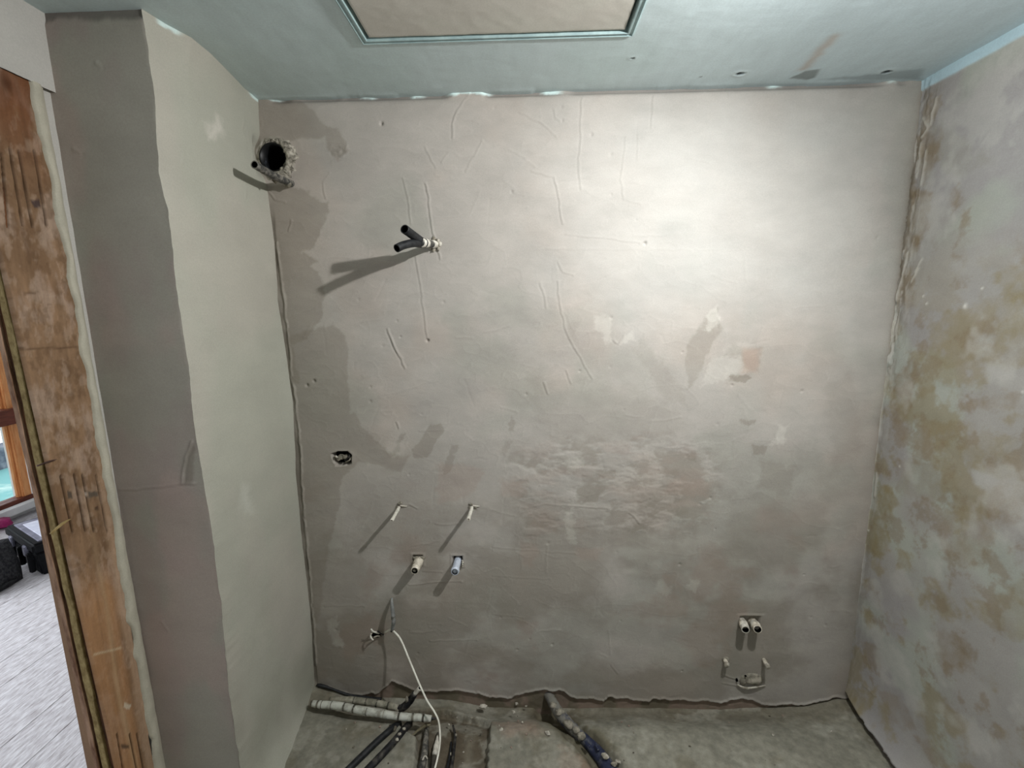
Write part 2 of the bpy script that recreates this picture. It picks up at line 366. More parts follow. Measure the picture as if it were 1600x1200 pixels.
    # trowel ridges, drag marks and cracks, measured in the photograph
    ridges = [([(733,148),(715,170),(707,192),(708,215)],1.8),([(754,220),(738,248),(727,268)],1.2),([(666,288),(670,312),(673,335),(676,362),(688,405)],2.2),
      ([(630,278),(637,305),(642,350)],1.4),([(650,402),(660,470),(668,528)],1.4),([(813,176),(840,190),(870,212)],1.2),([(866,172),(868,182),(875,190)],1.2),
      ([(830,268),(867,278),(872,300),(879,350)],1.5),([(909,152),(907,220),(904,270),(908,295)],1.4),([(1022,150),(1020,180),(1018,200)],1.6),
      ([(978,215),(971,280),(975,312),(1000,318)],1.1),([(998,210),(996,250)],1.0),([(1060,275),(1082,250),(1110,255)],1.0),([(1131,130),(1131,142)],1.2),([(1139,132),(1139,152)],1.5),
      ([(885,367),(940,372),(1000,379)],1.4),([(855,390),(1010,390),(1170,391)],.6),([(872,408),(880,425),(895,430)],1.2),([(1155,372),(1180,354)],1.0),
      ([(1155,400),(1185,385)],1.0),([(605,515),(613,530),(622,552),(632,575)],2.2),([(607,520),(618,548),(628,560)],1.6),([(640,914),(680,910),(721,908)],3.0),([(662,893),(690,893)],1.6),
      ([(672,1002),(705,1001),(746,1000)],1.6),([(508,948),(540,946),(570,948)],1.6),([(680,818),(695,820),(714,819)],1.6),([(650,840),(662,828),(672,816)],1.4),
      ([(845,443),(852,465),(853,480)],1.3),([(872,440),(874,470),(885,520),(905,555),(925,592)],1.5),([(850,598),(856,615)],1.8),([(885,580),(892,598)],1.4),
      ([(620,660),(624,668)],2.5),([(655,674),(700,672),(715,660)],1.2),([(1110,505),(1122,498),(1125,512)],1.4),([(958,532),(966,538),(975,525)],1.6),
      ([(820,795),(850,788),(900,790),(950,795)],1.6),([(985,802),(1000,818),(1020,815)],1.6),([(770,855),(820,860),(900,865)],.8),([(1240,482),(1290,478),(1320,470)],1.0),
      ([(515,270),(505,285),(508,310)],1.2),([(670,975),(690,975)],.8),([(770,900),(860,905)],.7),([(510,155),(545,160)],1.0),([(625,793),(640,788),(652,795)],1.8),([(735,790),(745,795)],1.6),
      ([(955,1040),(965,1052)],1.2),([(770,960),(818,965)],.9),([(1200,420),(1215,415),(1210,430),(1202,434)],1.2),([(455,345),(450,360)],2.0),([(420,300),(430,312),(445,316)],2.0),
      ([(1130,1055),(1150,1062),(1163,1066)],2.4),([(1128,1068),(1150,1072),(1170,1076),(1194,1072)],2.4),([(700,238),(690,255)],1.0),([(664,230),(680,262)],1.0)]
    for k, (p, h) in enumerate(ridges):
        p = px_y(p); f1 = line_field(X, Z, p, .0042, k); D += f1*h*.001
        off = [(a-.005, b-.002) for a, b in p]; D -= line_field(X, Z, off, .004, k)*h*.0007
    rg = random.Random(3)
    for k in range(150):                                            # faint random drag marks
        x0 = rg.uniform(-.9, 1.3); z0 = rg.uniform(.1, 2.35); a = rg.choice([rg.gauss(0, .3), rg.gauss(1.5, .4)]); l = rg.uniform(.02, .12)
        p = [(x0, z0), (x0+l*math.cos(a)*.5, z0+l*math.sin(a)*.5+rg.uniform(-.006, .006)), (x0+l*math.cos(a), z0+l*math.sin(a))]
        D += line_field(X, Z, p, .004, k)*rg.uniform(-.0007, .0009)
    for k in range(45):                                             # scratch clusters and pits
        x0 = rg.uniform(-.85, 1.3); z0 = rg.uniform(.1, 2.36)
        D -= np.exp(-((X-x0)**2+(Z-z0)**2)/(rg.uniform(.003, .006))**2)*rg.uniform(.0015, .004)
    for (a, b) in ((596,193),(1008,380),(480,602),(491,595),(668,532)): 
        x0, z0 = ony(a, b)[[0, 2]]; D -= np.exp(-((X-x0)**2+(Z-z0)**2)/.005**2)*.010
    crumb = poly_mask(X, Z, px_y([(515,225),(540,225),(546,240),(520,252),(512,240)]), .01, .012, 1)
    D += crumb*.007*fbm(X*70, Z*70, 3, 9)
    # ragged left corner and top joint
    lc = np.exp(-np.maximum(X+.945, 0)/.022); D += lc*(.006*fbm(X*30, Z*12, 4, 15))
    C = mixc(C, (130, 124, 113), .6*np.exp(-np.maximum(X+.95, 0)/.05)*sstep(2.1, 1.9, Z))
    cl = px_y([(a+6, b) for a, b in ((426,380),(434,440),(441,500),(447,545),(450,590),(457,640),(463,700),(468,790),(476,880),(483,960),(488,1040))])
    f = line_field(X, Z, cl, .0045, 5, .007); D += f*.0035; C = mixc(C, (186, 182, 172), .3*f)
    xl = np.interp(Z, [b for a, b in cl][::-1], [a for a, b in cl][::-1])+.008*fbm(Z*26, Z*0, 4, 28)
    ins = sstep(xl+.001, xl-.003, X)*sstep(2.05, 1.95, Z); D -= ins*.0025; C = mixc(C, (108, 102, 92), .7*ins*sstep(-.15, .1, fbm(X*30, Z*12, 4, 29)))  # corner shadow painted as a dark strip beside the raised flake edge
    top = np.exp(-np.maximum(2.391-Z, 0)/.006)*sstep(-.12, .06, fbm(X*6, Z*0+3, 3, 16)); D -= top*.016; C = mixc(C, (104, 102, 98), .6*top)  # shadow line of the joint painted dark over a shallow recess
    cy = np.zeros_like(X)
    for (a, b) in ((415,440),(560,590),(640,665),(696,770),(845,880),(1200,1225),(1385,1400)):
        xa = ony(a, 145)[0]; xb = ony(b, 145)[0]; cy = np.maximum(cy, sstep(xa-.01, xa+.02, X)*sstep(xb+.01, xb-.03, X))
    cyh = 2.394+.016*fbm(X*28, X*0, 4, 17, .65); C = mixc(C, (222, 246, 244), cy*sstep(cyh-.002, cyh+.003, Z)*.9); D += cy*sstep(cyh-.002, cyh+.004, Z)*.005
    # right corner: dark rough band
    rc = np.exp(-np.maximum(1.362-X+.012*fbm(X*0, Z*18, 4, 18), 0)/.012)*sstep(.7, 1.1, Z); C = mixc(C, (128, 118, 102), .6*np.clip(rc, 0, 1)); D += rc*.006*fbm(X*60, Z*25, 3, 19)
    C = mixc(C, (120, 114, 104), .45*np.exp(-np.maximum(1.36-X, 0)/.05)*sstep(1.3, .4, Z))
    # plaster stops short of the floor: ragged edge, brick recess below
    e = px_y([(430,1064),(491,1068),(505,1074),(545,1086),(590,1084),(612,1066),(650,1080),(720,1080),(765,1088),(800,1092),(805,1086),(850,1078),(880,1080),(892,1090),(920,1092),(943,1096),(950,1089),(1015,1096),(1020,1093),(1100,1096),(1130,1098),(1160,1092),(1200,1102),(1265,1100),(1310,1090),(1380,1094)])
    ex = [a for a, b in e]; ez = [b for a, b in e]
    ze = np.interp(X, ex, ez)+.024*fbm(X*38, X*0+1, 5, 20, .7)
    lip = np.exp(-((Z-ze-.004)/.006)**2); D += lip*.004
    st = sstep(ze+.002, ze-.002, Z); D -= st*(.008+.005*fbm(X*30, Z*30, 3, 21)); C = mixc(C, (136, 120, 107), st*.95)
    C = mixc(C, (112, 104, 88), st*sstep(-.02, .12, fbm(X*12, Z*12, 4, 22)))
    # cut-outs
    bx = poly_mask(X, Z, px_y([(519,709),(527,706),(543,706),(549,710),(549,724),(543,727),(526,727),(522,720)]), .0025, .003, 2, 40)
    D -= bx*.045
    D += np.exp(-((np.hypot((X-ony(535,716)[0])/1.5, Z-ony(535,716)[2])-.028)/.008)**2)*.002
    for (a, b, r) in ((715,876,.020),(653,874,.019),(1172,972,.026)):
        x0, z0 = ony(a, b)[[0, 2]]; q = np.maximum(abs(X-x0)/(1.55 if r > .025 else 1), abs(Z-z0)); D -= sstep(r+.002, r-.002, q)*.018
        D += np.exp(-((q-r-.006)/.005)**2)*.0025
    mask = np.hypot(X-VX, Z-VZ) > .0495
    rimm = np.exp(-((np.hypot(X-VX, Z-VZ)-.062)/.012)**2); D += rimm*.005*(1+2*fbm(X*50, Z*50, 3, 23)); C = mixc(C, (176, 172, 160), .5*rimm)
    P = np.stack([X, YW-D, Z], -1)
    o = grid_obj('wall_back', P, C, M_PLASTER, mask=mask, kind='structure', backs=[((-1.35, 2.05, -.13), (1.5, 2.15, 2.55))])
    return o
_v = ony(424, 247); VX = float(_v[0])+.012; VZ = float(_v[2])
back_wall()

# ------------------------------------------------------------------ chase (boxed-out pier) on the left
_cz = [ony(a, b, YC) for a, b in ((222,20),(240,130),(248,270),(262,330),(280,480),(297,590),(302,660),(310,710),(325,790),(335,860),(347,960),(357,1080),(375,1200))]
def corner_x(Z):
    zz = [p[2] for p in _cz][::-1]; xx = [p[0] for p in _cz][::-1]
    return np.interp(Z, zz, xx)+.008*fbm(Z*22, Z*0+2, 4, 30)
_bz = [ony(a, b, YW) for a, b in ((403,155),(407,230),(418,300),(428,380),(434,470),(447,560),(457,630),(462,740),(472,850),(485,960),(491,1068))]
def chase():
    ys = np.arange(YC, 1.80, .0042); zs = np.arange(-.12, 2.44, .0045)
    Y, Z = np.meshgrid(ys, zs, indexing='ij')
    bx = np.interp(Z, [p[2] for p in _bz][::-1], [p[0] for p in _bz][::-1])-XL
    X = XL+(corner_x(Z)-XL)*np.exp(-(Y-YC)/.05)+bx*np.exp(-(YW-Y)/.04)
    blg = np.interp(Y, [1.26, 1.324, 1.39, 1.472, 1.546, 1.685, 1.8], [0, .013, .034, .031, .021, .0, 0])
    X = X+blg*np.exp(-(2.4-Z)/.10)
    fl = np.interp(Y, [1.26, 1.40, 1.53, 1.78], [.085, .079, .053, 0]); X = X+fl*np.exp(-np.maximum(Z, 0)/.035)
    X = X-.024*np.exp(-((Z-VZ)/.06)**4)*sstep(1.70, 1.745, Y)
    X = X+.003*fbm(Y*5, Z*4, 3, 31)+.0015*fbm(Y*16, Z*22, 4, 32)
    C = np.tile(s2l((172, 169, 158)), X.shape+(1,)); C = mixc(C, (166, 168, 155), .6*sstep(-.1, .15, fbm(Y*4, Z*2.4, 4, 33)))
    C *= (1+.07*fbm(Y*7, Z*7, 5, 34))[..., None]
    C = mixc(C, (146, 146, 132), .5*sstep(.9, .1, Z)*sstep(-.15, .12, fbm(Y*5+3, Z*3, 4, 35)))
    def side(pts): return [tuple(onx(a, b, XL)[[1, 2]]) for a, b in pts]
    C = mixc(C, (214, 210, 200), .6*poly_mask(Y, Z, side([(318,195),(335,185),(342,205),(325,215)]), .02, .02, 2))
    C = mixc(C, (198, 200, 190), .5*poly_mask(Y, Z, side([(375,760),(390,765),(395,800),(378,790)]), .03, .02, 4))
    for k, (p, h) in enumerate([([(380,185),(378,205),(383,215)],1.6),([(384,290),(384,310)],1.4),([(330,315),(332,350)],1.2),([(287,235),(285,260)],1.2),([(300,195),(306,188)],1.2),([(395,250),(386,200)],.9)]):
        X += line_field(Y, Z, side(p), .004, k)*h*.001
    # torn paper / sealant where the pier meets the ceiling
    t = sstep(2.388, 2.393, Z+.012*fbm(Y*30, Y*0, 3, 36)); m = .8*np.maximum(sstep(1.29, 1.31, Y)*sstep(1.375, 1.345, Y), sstep(1.70, 1.73, Y))
    C = mixc(C, (220, 244, 242), .9*t*m)
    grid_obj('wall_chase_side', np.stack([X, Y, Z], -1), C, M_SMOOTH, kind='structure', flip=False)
    s = np.linspace(0, 1, 70); Sx, Z = np.meshgrid(s, zs, indexing='ij')
    xa = XD-.02+.004*fbm(Z*14, Z*0+5, 3, 37); X = xa+(corner_x(Z)-xa)*Sx
    D = .003*fbm(X*6, Z*4, 3, 38)+.0014*fbm(X*18, Z*20, 4, 39)
    C = np.tile(s2l((162, 152, 145)), X.shape+(1,)); C = mixc(C, (160, 160, 148), .7*sstep(-.08, .14, fbm(X*5, Z*3, 4, 40)))
    C = mixc(C, (176, 158, 150), .5*sstep(.0, .2, fbm(X*6+2, Z*4, 4, 41)))
    C *= (1+.05*fbm(X*8, Z*8, 5, 42))[..., None]
    def fr(pts): return [tuple(ony(a, b, YC)[[0, 2]]) for a, b in pts]
    for k, (p, h) in enumerate([([(188,765),(215,765),(250,760),(285,757)],1.4),([(300,690),(290,715),(288,735),(285,755),(303,757)],2.6),([(253,972),(262,985)],2),([(150,98),(158,105)],2.5),([(117,235),(126,240)],2.5)]):
        f1 = line_field(X, Z, fr(p), .004, k); D += f1*h*.001; D -= line_field(X, Z, [(a+.004, b-.004) for a, b in fr(p)], .004, k)*h*.0006
    C = mixc(C, (128, 120, 110), .6*poly_mask(X, Z, fr([(298,690),(306,700),(304,740),(300,757),(287,757),(290,720)]), .006, .006, 3))
    e = np.exp(-Sx*.26/.018); D += e*.006*fbm(X*30, Z*14, 4, 43)
    tp = sstep(2.372, 2.390, Z+.03*fbm(X*22, X*0, 4, 44, .65)); C = mixc(C, (96, 94, 90), .7*tp); D -= tp*.004  # jagged shadow line under the ceiling painted into the colour
    P = np.stack([X, YC-D, Z], -1); P[-1, :, 1] = YC
    # tie the shared corner edge to the side face
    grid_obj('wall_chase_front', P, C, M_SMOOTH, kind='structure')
chase()

# ------------------------------------------------------------------ right wall
def right_wall():
    ys = np.concatenate([np.linspace(-.9, 1.0, 30), np.arange(1.005, 1.81, .0042)]); zs = np.arange(-.12, 2.44, .0045)
    Y, Z = np.meshgrid(ys, zs, indexing='ij')
    def rp(pts): return [tuple(onx(a, b, XR)[[1, 2]]) for a, b in pts]
    D = .005*fbm(Y*3, Z*3, 3, 50)+.002*fbm(Y*14, Z*12, 4, 51)
    fl = np.interp(Y, [1.1, 1.445, 1.531, 1.626, 1.739, 1.8], [.08, .074, .064, .05, .019, .0]); D += fl*np.exp(-np.maximum(Z, 0)/.05)
    C = np.tile(s2l((160, 157, 152)), Y.shape+(1,)); C = mixc(C, (158, 155, 155), .6*sstep(-.05, .15, fbm(Y*4, Z*3, 4, 52)))
    C = mixc(C, (168, 174, 162), .6*sstep(0, .16, fbm(Y*4+5, Z*4, 4, 53)))
    C *= (1+.10*fbm(Y*8, Z*8, 5, 54, .6))[..., None]
    OL = (142, 130, 98); BR = (134, 118, 94); GY = (150, 148, 138)
    st = [(BR,.75,[(1448,150),(1475,150),(1470,175),(1455,200),(1440,215)]),(BR,.7,[(1430,205),(1470,205),(1465,250),(1445,285),(1425,290)]),(BR,.8,[(1424,292),(1455,300),(1448,345),(1455,360),(1436,375),(1428,398),(1412,400)]),
      (BR,.6,[(1410,400),(1425,430),(1430,440),(1425,480),(1415,475),(1404,470)]),(BR,.6,[(1488,305),(1498,290),(1500,318),(1492,330)]),(BR,.55,[(1508,330),(1518,322),(1512,352),(1500,365),(1520,362),(1490,388),(1494,365)]),
      (BR,.4,[(1490,390),(1510,395),(1505,405),(1488,402)]),(GY,.5,[(1455,190),(1480,200),(1520,230),(1560,250),(1500,280),(1470,260)]),
      (OL,.6,[(1556,430),(1575,425),(1610,395),(1610,470),(1570,470),(1552,445)]),(OL,.45,[(1450,515),(1478,488),(1510,478),(1540,470),(1610,455),(1610,560),(1580,570),(1530,560),(1480,580),(1450,560)]),
      (BR,.6,[(1392,600),(1408,575),(1420,560),(1445,545),(1440,565),(1430,590),(1425,650),(1412,690),(1392,660)]),(BR,.5,[(1438,600),(1462,604),(1455,620),(1436,618)]),
      (BR,.55,[(1495,625),(1590,618),(1586,640),(1540,642),(1500,636)]),(BR,.6,[(1430,650),(1460,655),(1505,660),(1505,675),(1490,690),(1465,710),(1430,722),(1425,700),(1440,680)]),
      (OL,.4,[(1510,660),(1600,690),(1600,760),(1540,740),(1500,720)]),(BR,.35,[(1400,720),(1480,720),(1500,760),(1460,790),(1400,770)]),
      (OL,.8,[(1372,755),(1395,758),(1402,785),(1398,815),(1380,830),(1362,820)]),(OL,.75,[(1360,815),(1390,830),(1386,870),(1375,874),(1358,860)]),
      (OL,.6,[(1402,852),(1425,868),(1428,888),(1400,888)]),(BR,.5,[(1475,795),(1550,775),(1548,850),(1545,880),(1500,890),(1470,860)]),
      (OL,.7,[(1346,902),(1364,906),(1362,928),(1350,925)]),(OL,.7,[(1346,952),(1360,950),(1366,975),(1355,985)]),(BR,.45,[(1345,1000),(1370,1010),(1376,1050),(1355,1040)]),
      (BR,.5,[(1455,985),(1500,985),(1520,1045),(1480,1052),(1460,1030)]),(OL,.7,[(1322,1076),(1375,1074),(1368,1105),(1350,1125),(1330,1105)]),(BR,.5,[(1430,1148),(1462,1160),(1490,1200),(1455,1195)]),
      (BR,.35,[(1375,1080),(1410,1090),(1435,1140),(1390,1130)]),(OL,.4,[(1510,950),(1610,900),(1610,1000),(1545,985)]),(BR,.4,[(1530,770),(1610,730),(1610,800),(1560,830)])]
    for k, (c, d, p) in enumerate(st):
        C = mixc(C, c, min(1, d*1.15)*poly_mask(Y, Z, rp(p), .010, .016, k, 26)*np.clip(.72+1.9*fbm(Y*24, Z*17, 5, 55, .65), 0, 1))
    C = mixc(C, OL, .6*sstep(.02, .14, fbm(Y*5.5, Z*5, 6, 56, .68))*sstep(2.0, 1.3, Z)); C = mixc(C, BR, .5*sstep(.05, .15, fbm(Y*9+3, Z*8, 6, 63, .68))*sstep(2.1, 1.5, Z)); C = mixc(C, (190, 188, 182), .45*sstep(.06, .2, fbm(Y*6+8, Z*5, 5, 57, .6)))
    # rough bead along the corner and its thin pale edges
    rough = np.exp(-np.maximum(1.755-Y, 0)/.035)*(.3+.7*sstep(1.25, 1.5, Z)); D += rough*.016*fbm(Y*60, Z*26, 4, 58, .65)
    C = mixc(C, (116, 104, 86), .75*rough*sstep(-.12, .06, fbm(Y*30, Z*9, 4, 61, .65))); C = mixc(C, (206, 203, 196), .6*rough*sstep(.07, .14, fbm(Y*70, Z*14+6, 4, 62, .6)))
    for k, (p, h) in enumerate([([(1464,152),(1458,175),(1454,195)],3),([(1447,236),(1444,260),(1438,290)],3),([(1440,222),(1436,250),(1432,275)],3),([(1443,185),(1450,200),(1440,215)],4),
         ([(1418,395),(1408,440),(1402,470)],2.5),([(1400,480),(1392,530),(1385,575),(1378,640)],3),([(1378,640),(1370,700),(1362,760),(1354,830)],3.5),([(1352,850),(1345,900),(1338,950),(1328,1020),(1322,1075)],3),([(1435,420),(1428,432),(1424,440)],2),([(1440,405),(1430,425)],2),([(1370,740),(1366,775)],3)]):
        f = line_field(Y, Z, rp(p), .0042, k, .003); D += f*h*.001; C = mixc(C, (200, 196, 186), .7*f)
    for k, (a, b) in enumerate(((1508,479),(1406,729),(1357,829),(1535,451),(1598,613),(1448,475),(1443,463))):
        y0, z0 = onx(a, b, XR)[[1, 2]]; rs = .0065 if k == 0 else .0032; f = np.exp(-((Y-y0)**2/rs**2+(Z-z0)**2/(rs*1.2)**2)); C = mixc(C, (222, 220, 212), .85*f); D += f*.004
    rg = random.Random(8)
    for k in range(40):
        y0 = rg.uniform(1.2, 1.75); z0 = rg.uniform(.05, 2.3); a = rg.uniform(0, 3.1); l = rg.uniform(.02, .08)
        D += line_field(Y, Z, [(y0, z0), (y0+l*math.cos(a), z0+l*math.sin(a))], .004, k)*rg.uniform(-.001, .0014)
    # ceiling paint lapped onto the top of the wall
    bd = sstep(2.362, 2.370, Z+.008*fbm(Y*14, Y*0, 3, 59)); C = mixc(C, (186, 214, 224), .92*bd); D += bd*.004
    # ragged bottom edge with an open gap
    ze = .012+.02*fbm(Y*20, Y*0+4, 4, 60); gp = sstep(ze+.003, ze-.003, Z); D -= gp*.035; C = mixc(C, (70, 60, 52), gp*.8)
    grid_obj('wall_right', np.stack([XR-D, Y, Z], -1), C, M_PLASTER, kind='structure', flip=True, backs=[((1.42, -.95, -.13), (1.52, 2.15, 2.55))])
right_wall()

# ------------------------------------------------------------------ ceiling and hatch
HX0, HX1, HY0, HY1 = -.450, .295, .690, 1.431
def ceiling():
    xs = np.unique(np.concatenate([np.arange(-1.36, 1.43, .006), [HX0, HX1]])); ys = np.unique(np.concatenate([np.linspace(-.95, 1.05, 24), np.arange(1.06, 1.84, .005), [HY0, HY1]]))
    X, Y = np.meshgrid(xs, ys, indexing='ij')
    D = .004*fbm(X*3, Y*3, 3, 70)+.0012*fbm(X*20, Y*30, 4, 71)
    C = np.tile(s2l((204, 220, 222)), X.shape+(1,)); C = mixc(C, (197, 215, 215), .6*sstep(-.06, .15, fbm(X*3, Y*3, 4, 72)))
    C *= (1+.05*fbm(X*10, Y*20, 4, 73))[..., None]
    C = mixc(C, (204, 222, 230), .6*sstep(.2, 1.1, X))  # cool light on the right side tinted into the ceiling colour
    def cp(pts): return [tuple(onz(a, b, CEIL)[[0, 1]]) for a, b in pts]
    for (a, b, r, dp) in ((1157,115,.011,.03),(1385,112,.011,.03),(988,91,.005,.006),(1095,120,.003,.005)):
        x0, y0 = onz(a, b, CEIL)[[0, 1]]; d = np.hypot((X-x0)/1.2, Y-y0)
        D -= sstep(r, r*.6, d)*dp; D += np.exp(-((d-r*1.5)/(r*.5))**2)*.002; C = mixc(C, (206, 220, 220), .4*np.exp(-((d-r*1.6)/(r*.5))**2)); C = mixc(C, (22, 22, 22), sstep(r*1.1, r*.9, d))  # shade inside the screw holes painted near-black into the dimples
    br = line_field(X, Y, cp([(1255,108),(1280,82),(1303,58)]), .016, 1, .006); C = mixc(C, (178, 152, 130), .5*br)
    C = mixc(C, (104, 110, 106), .7*poly_mask(X, Y, cp([(1232,124),(1258,112),(1282,108),(1274,120),(1262,124)]), .006, .006, 1))
    C = mixc(C, (108, 124, 130), .4*poly_mask(X, Y, cp([(1280,124),(1330,118),(1440,108),(1442,124)]), .01, .01, 1))
    e = np.exp(-np.maximum(1.752-Y, 0)/.012)*sstep(-.02, .1, fbm(X*9, X*0+6, 4, 74)); D += e*.0025
    mask = ~((X[:, :] >= HX0-1e-6) & (X < HX1-1e-6) & (Y >= HY0-1e-6) & (Y < HY1-1e-6))
    grid_obj('ceiling', np.stack([X, Y, CEIL-D], -1), C, M_CEIL, mask=mask, kind='structure', flip=True, backs=[((-1.36, -.95, 2.56), (1.52, 2.15, 2.64))])
    t = empty('ceiling_hatch', ((HX0+HX1)/2, (HY0+HY1)/2, CEIL), 'square plastered access hatch with thin grey metal frame set in the blue-green ceiling', 'hatch')
    prof = [(0, .003), (0, -.004), (.003, -.0055), (.006, -.002), (.010, -.002), (.012, -.005), (.0165, -.005), (.018, -.002), (.018, .03), (.014, .03)]
    def rail(a, b, inward):
        a = np.array(a); b = np.array(b); inn = np.array(inward); V = []; F = []; d = (b-a)/np.linalg.norm(b-a); n = len(prof)
        for end, c, s in ((0, a, 1), (1, b, -1)):
            for (u, z) in prof: q = c+inn*u+d*s*u; V.append((q[0], q[1], CEIL+z))
        for k in range(n): F.append((k, (k+1) % n, n+(k+1) % n, n+k))
        F += [tuple(range(n)), tuple(range(n, 2*n))]
        mesh_obj('frame_rail', V, F, M_FRAME, t, smooth=False)
    o = .008; x0, x1, y0, y1 = HX0-o, HX1+o, HY0-o, HY1+o
    rail((x0, y1), (x1, y1), (0, -1)); rail((x0, y0), (x1, y0), (0, 1)); rail((x0, y0), (x0, y1), (1, 0)); rail((x1, y0), (x1, y1), (-1, 0))
    i = .014; px = np.linspace(HX0+i, HX1-i, 120); py = np.linspace(HY0+i, HY1-i, 120); X, Y = np.meshgrid(px, py, indexing='ij')
    ed = np.minimum(np.minimum(X-px[0], px[-1]-X), np.minimum(Y-py[0], py[-1]-Y)); D = .0015*fbm(X*8, Y*8, 4, 75)+.0012*fbm(X*35, Y*35, 3, 76)
    Z = CEIL-.001-D; Z[ed < 1e-6] = CEIL+.02
    C = np.tile(s2l((206, 204, 194)), X.shape+(1,))*(1+.05*fbm(X*6, Y*6, 4, 77))[..., None]; C = mixc(C, (204, 199, 190), .5*sstep(0, .15, fbm(X*5, Y*5, 3, 78)))
    L = np.array(t.location)
    grid_obj('hatch_panel', np.stack([X, Y, Z], -1)-L, C, M_SMOOTH, parent=t, flip=True)
    b2 = .02; box('hatch_tray', (HX0-.005, HY0-.005, CEIL+.035), (HX1+.005, HY1+.005, CEIL+.05), M_FRAME, t)
ceiling()

# ------------------------------------------------------------------ floor (bathroom screed)
_zw = [ony(a, b) for a, b in ((430,1064),(491,1068),(560,1090),(700,1096),(765,1108),(860,1109),(1000,1108),(1130,1111),(1265,1103),(1310,1092),(1380,1094))]
def floor_base(X, Y):
    z0 = np.interp(X, [-.96, 0, 1.36], [.012, 0, -.012]); zw = np.interp(X, [p[0] for p in _zw], [p[2] for p in _zw])
    return z0+(zw-z0)*sstep(1.56, 1.76, Y)
_bp = [tuple(onz(a, b)[:2]) for a, b in ((852,1084),(868,1104),(890,1130),(920,1160),(950,1196),(980,1240))]
def floor():
    xs = np.arange(-1.3, 1.43, .0045); ys = np.concatenate([np.linspace(-.95, 1.25, 26), np.arange(1.26, 1.83, .0042)])
    X, Y = np.meshgrid(xs, ys, indexing='ij')
    Z = floor_base(X, Y)+.006*fbm(X*6, Y*6, 4, 80)+.004*fbm(X*30, Y*30, 3, 81)
    C = np.tile(s2l((130, 128, 116)), X.shape+(1,)); C = mixc(C, (148, 146, 133), .7*sstep(-.05, .14, fbm(X*9, Y*9, 5, 82, .6))); C = mixc(C, (112, 106, 90), .6*sstep(.0, .16, fbm(X*7+4, Y*7, 5, 83, .6)))
    # service trench with the pipes
    def fp(pts): return [tuple(onz(a, b)[:2]) for a, b in pts]
    tr = poly_mask(X, Y, fp([(618,1098),(700,1092),(768,1106),(764,1140),(760,1200),(752,1290),(640,1290),(648,1200),(652,1150),(622,1132)]), .006, .006, 1, 30)
    Z -= tr*.04; C = mixc(C, (92, 82, 68), .85*tr); C = mixc(C, (128, 122, 108), .6*tr*line_field(X, Y, fp([(735,1130),(732,1165),(728,1210)]), .018, 3))
    dk = poly_mask(X, Y, fp([(500,1076),(600,1092),(690,1090),(690,1130),(600,1132),(520,1112)]), .03, .01, 2); C = mixc(C, (104, 96, 80), .6*dk)
    d = np.full(X.shape, 9.0)
    for p, q in zip(_bp[:-1], _bp[1:]): d = np.minimum(d, seg_dist(X, Y, p, q))
    d = d+.025*fbm(X*25, Y*25, 3, 84); ch = sstep(.062, .028, d); Z -= ch*.032; C = mixc(C, (92, 86, 68), .8*sstep(.1, .05, d))
    rub = poly_mask(X, Y, fp([(870,1165),(905,1180),(925,1200),(860,1210)]), .02, .02, 4); Z += rub*.02*np.maximum(0, fbm(X*45, Y*45, 3, 85)+.1); C = mixc(C, (146, 122, 104), .6*rub)
    wl = sstep(1.64, 1.73, Y+.05*fbm(X*9, Y*9, 3, 86)); C = mixc(C, (104, 96, 80), .55*wl*sstep(-.45, -.3, X))
    C = mixc(C, (160, 158, 146), .5*sstep(.05, .18, fbm(X*11+3, Y*11, 5, 87, .6)))
    pk = poly_mask(X, Y, fp([(765,1118),(830,1112),(850,1140),(790,1150)]), .03, .02, 5); C = mixc(C, (150, 128, 114), .5*pk)
    grid_obj('floor', np.stack([X, Y, Z], -1), C, M_FLOOR, kind='structure', backs=[((-1.21, -.95, -.22), (1.52, 2.15, -.14))])
floor()

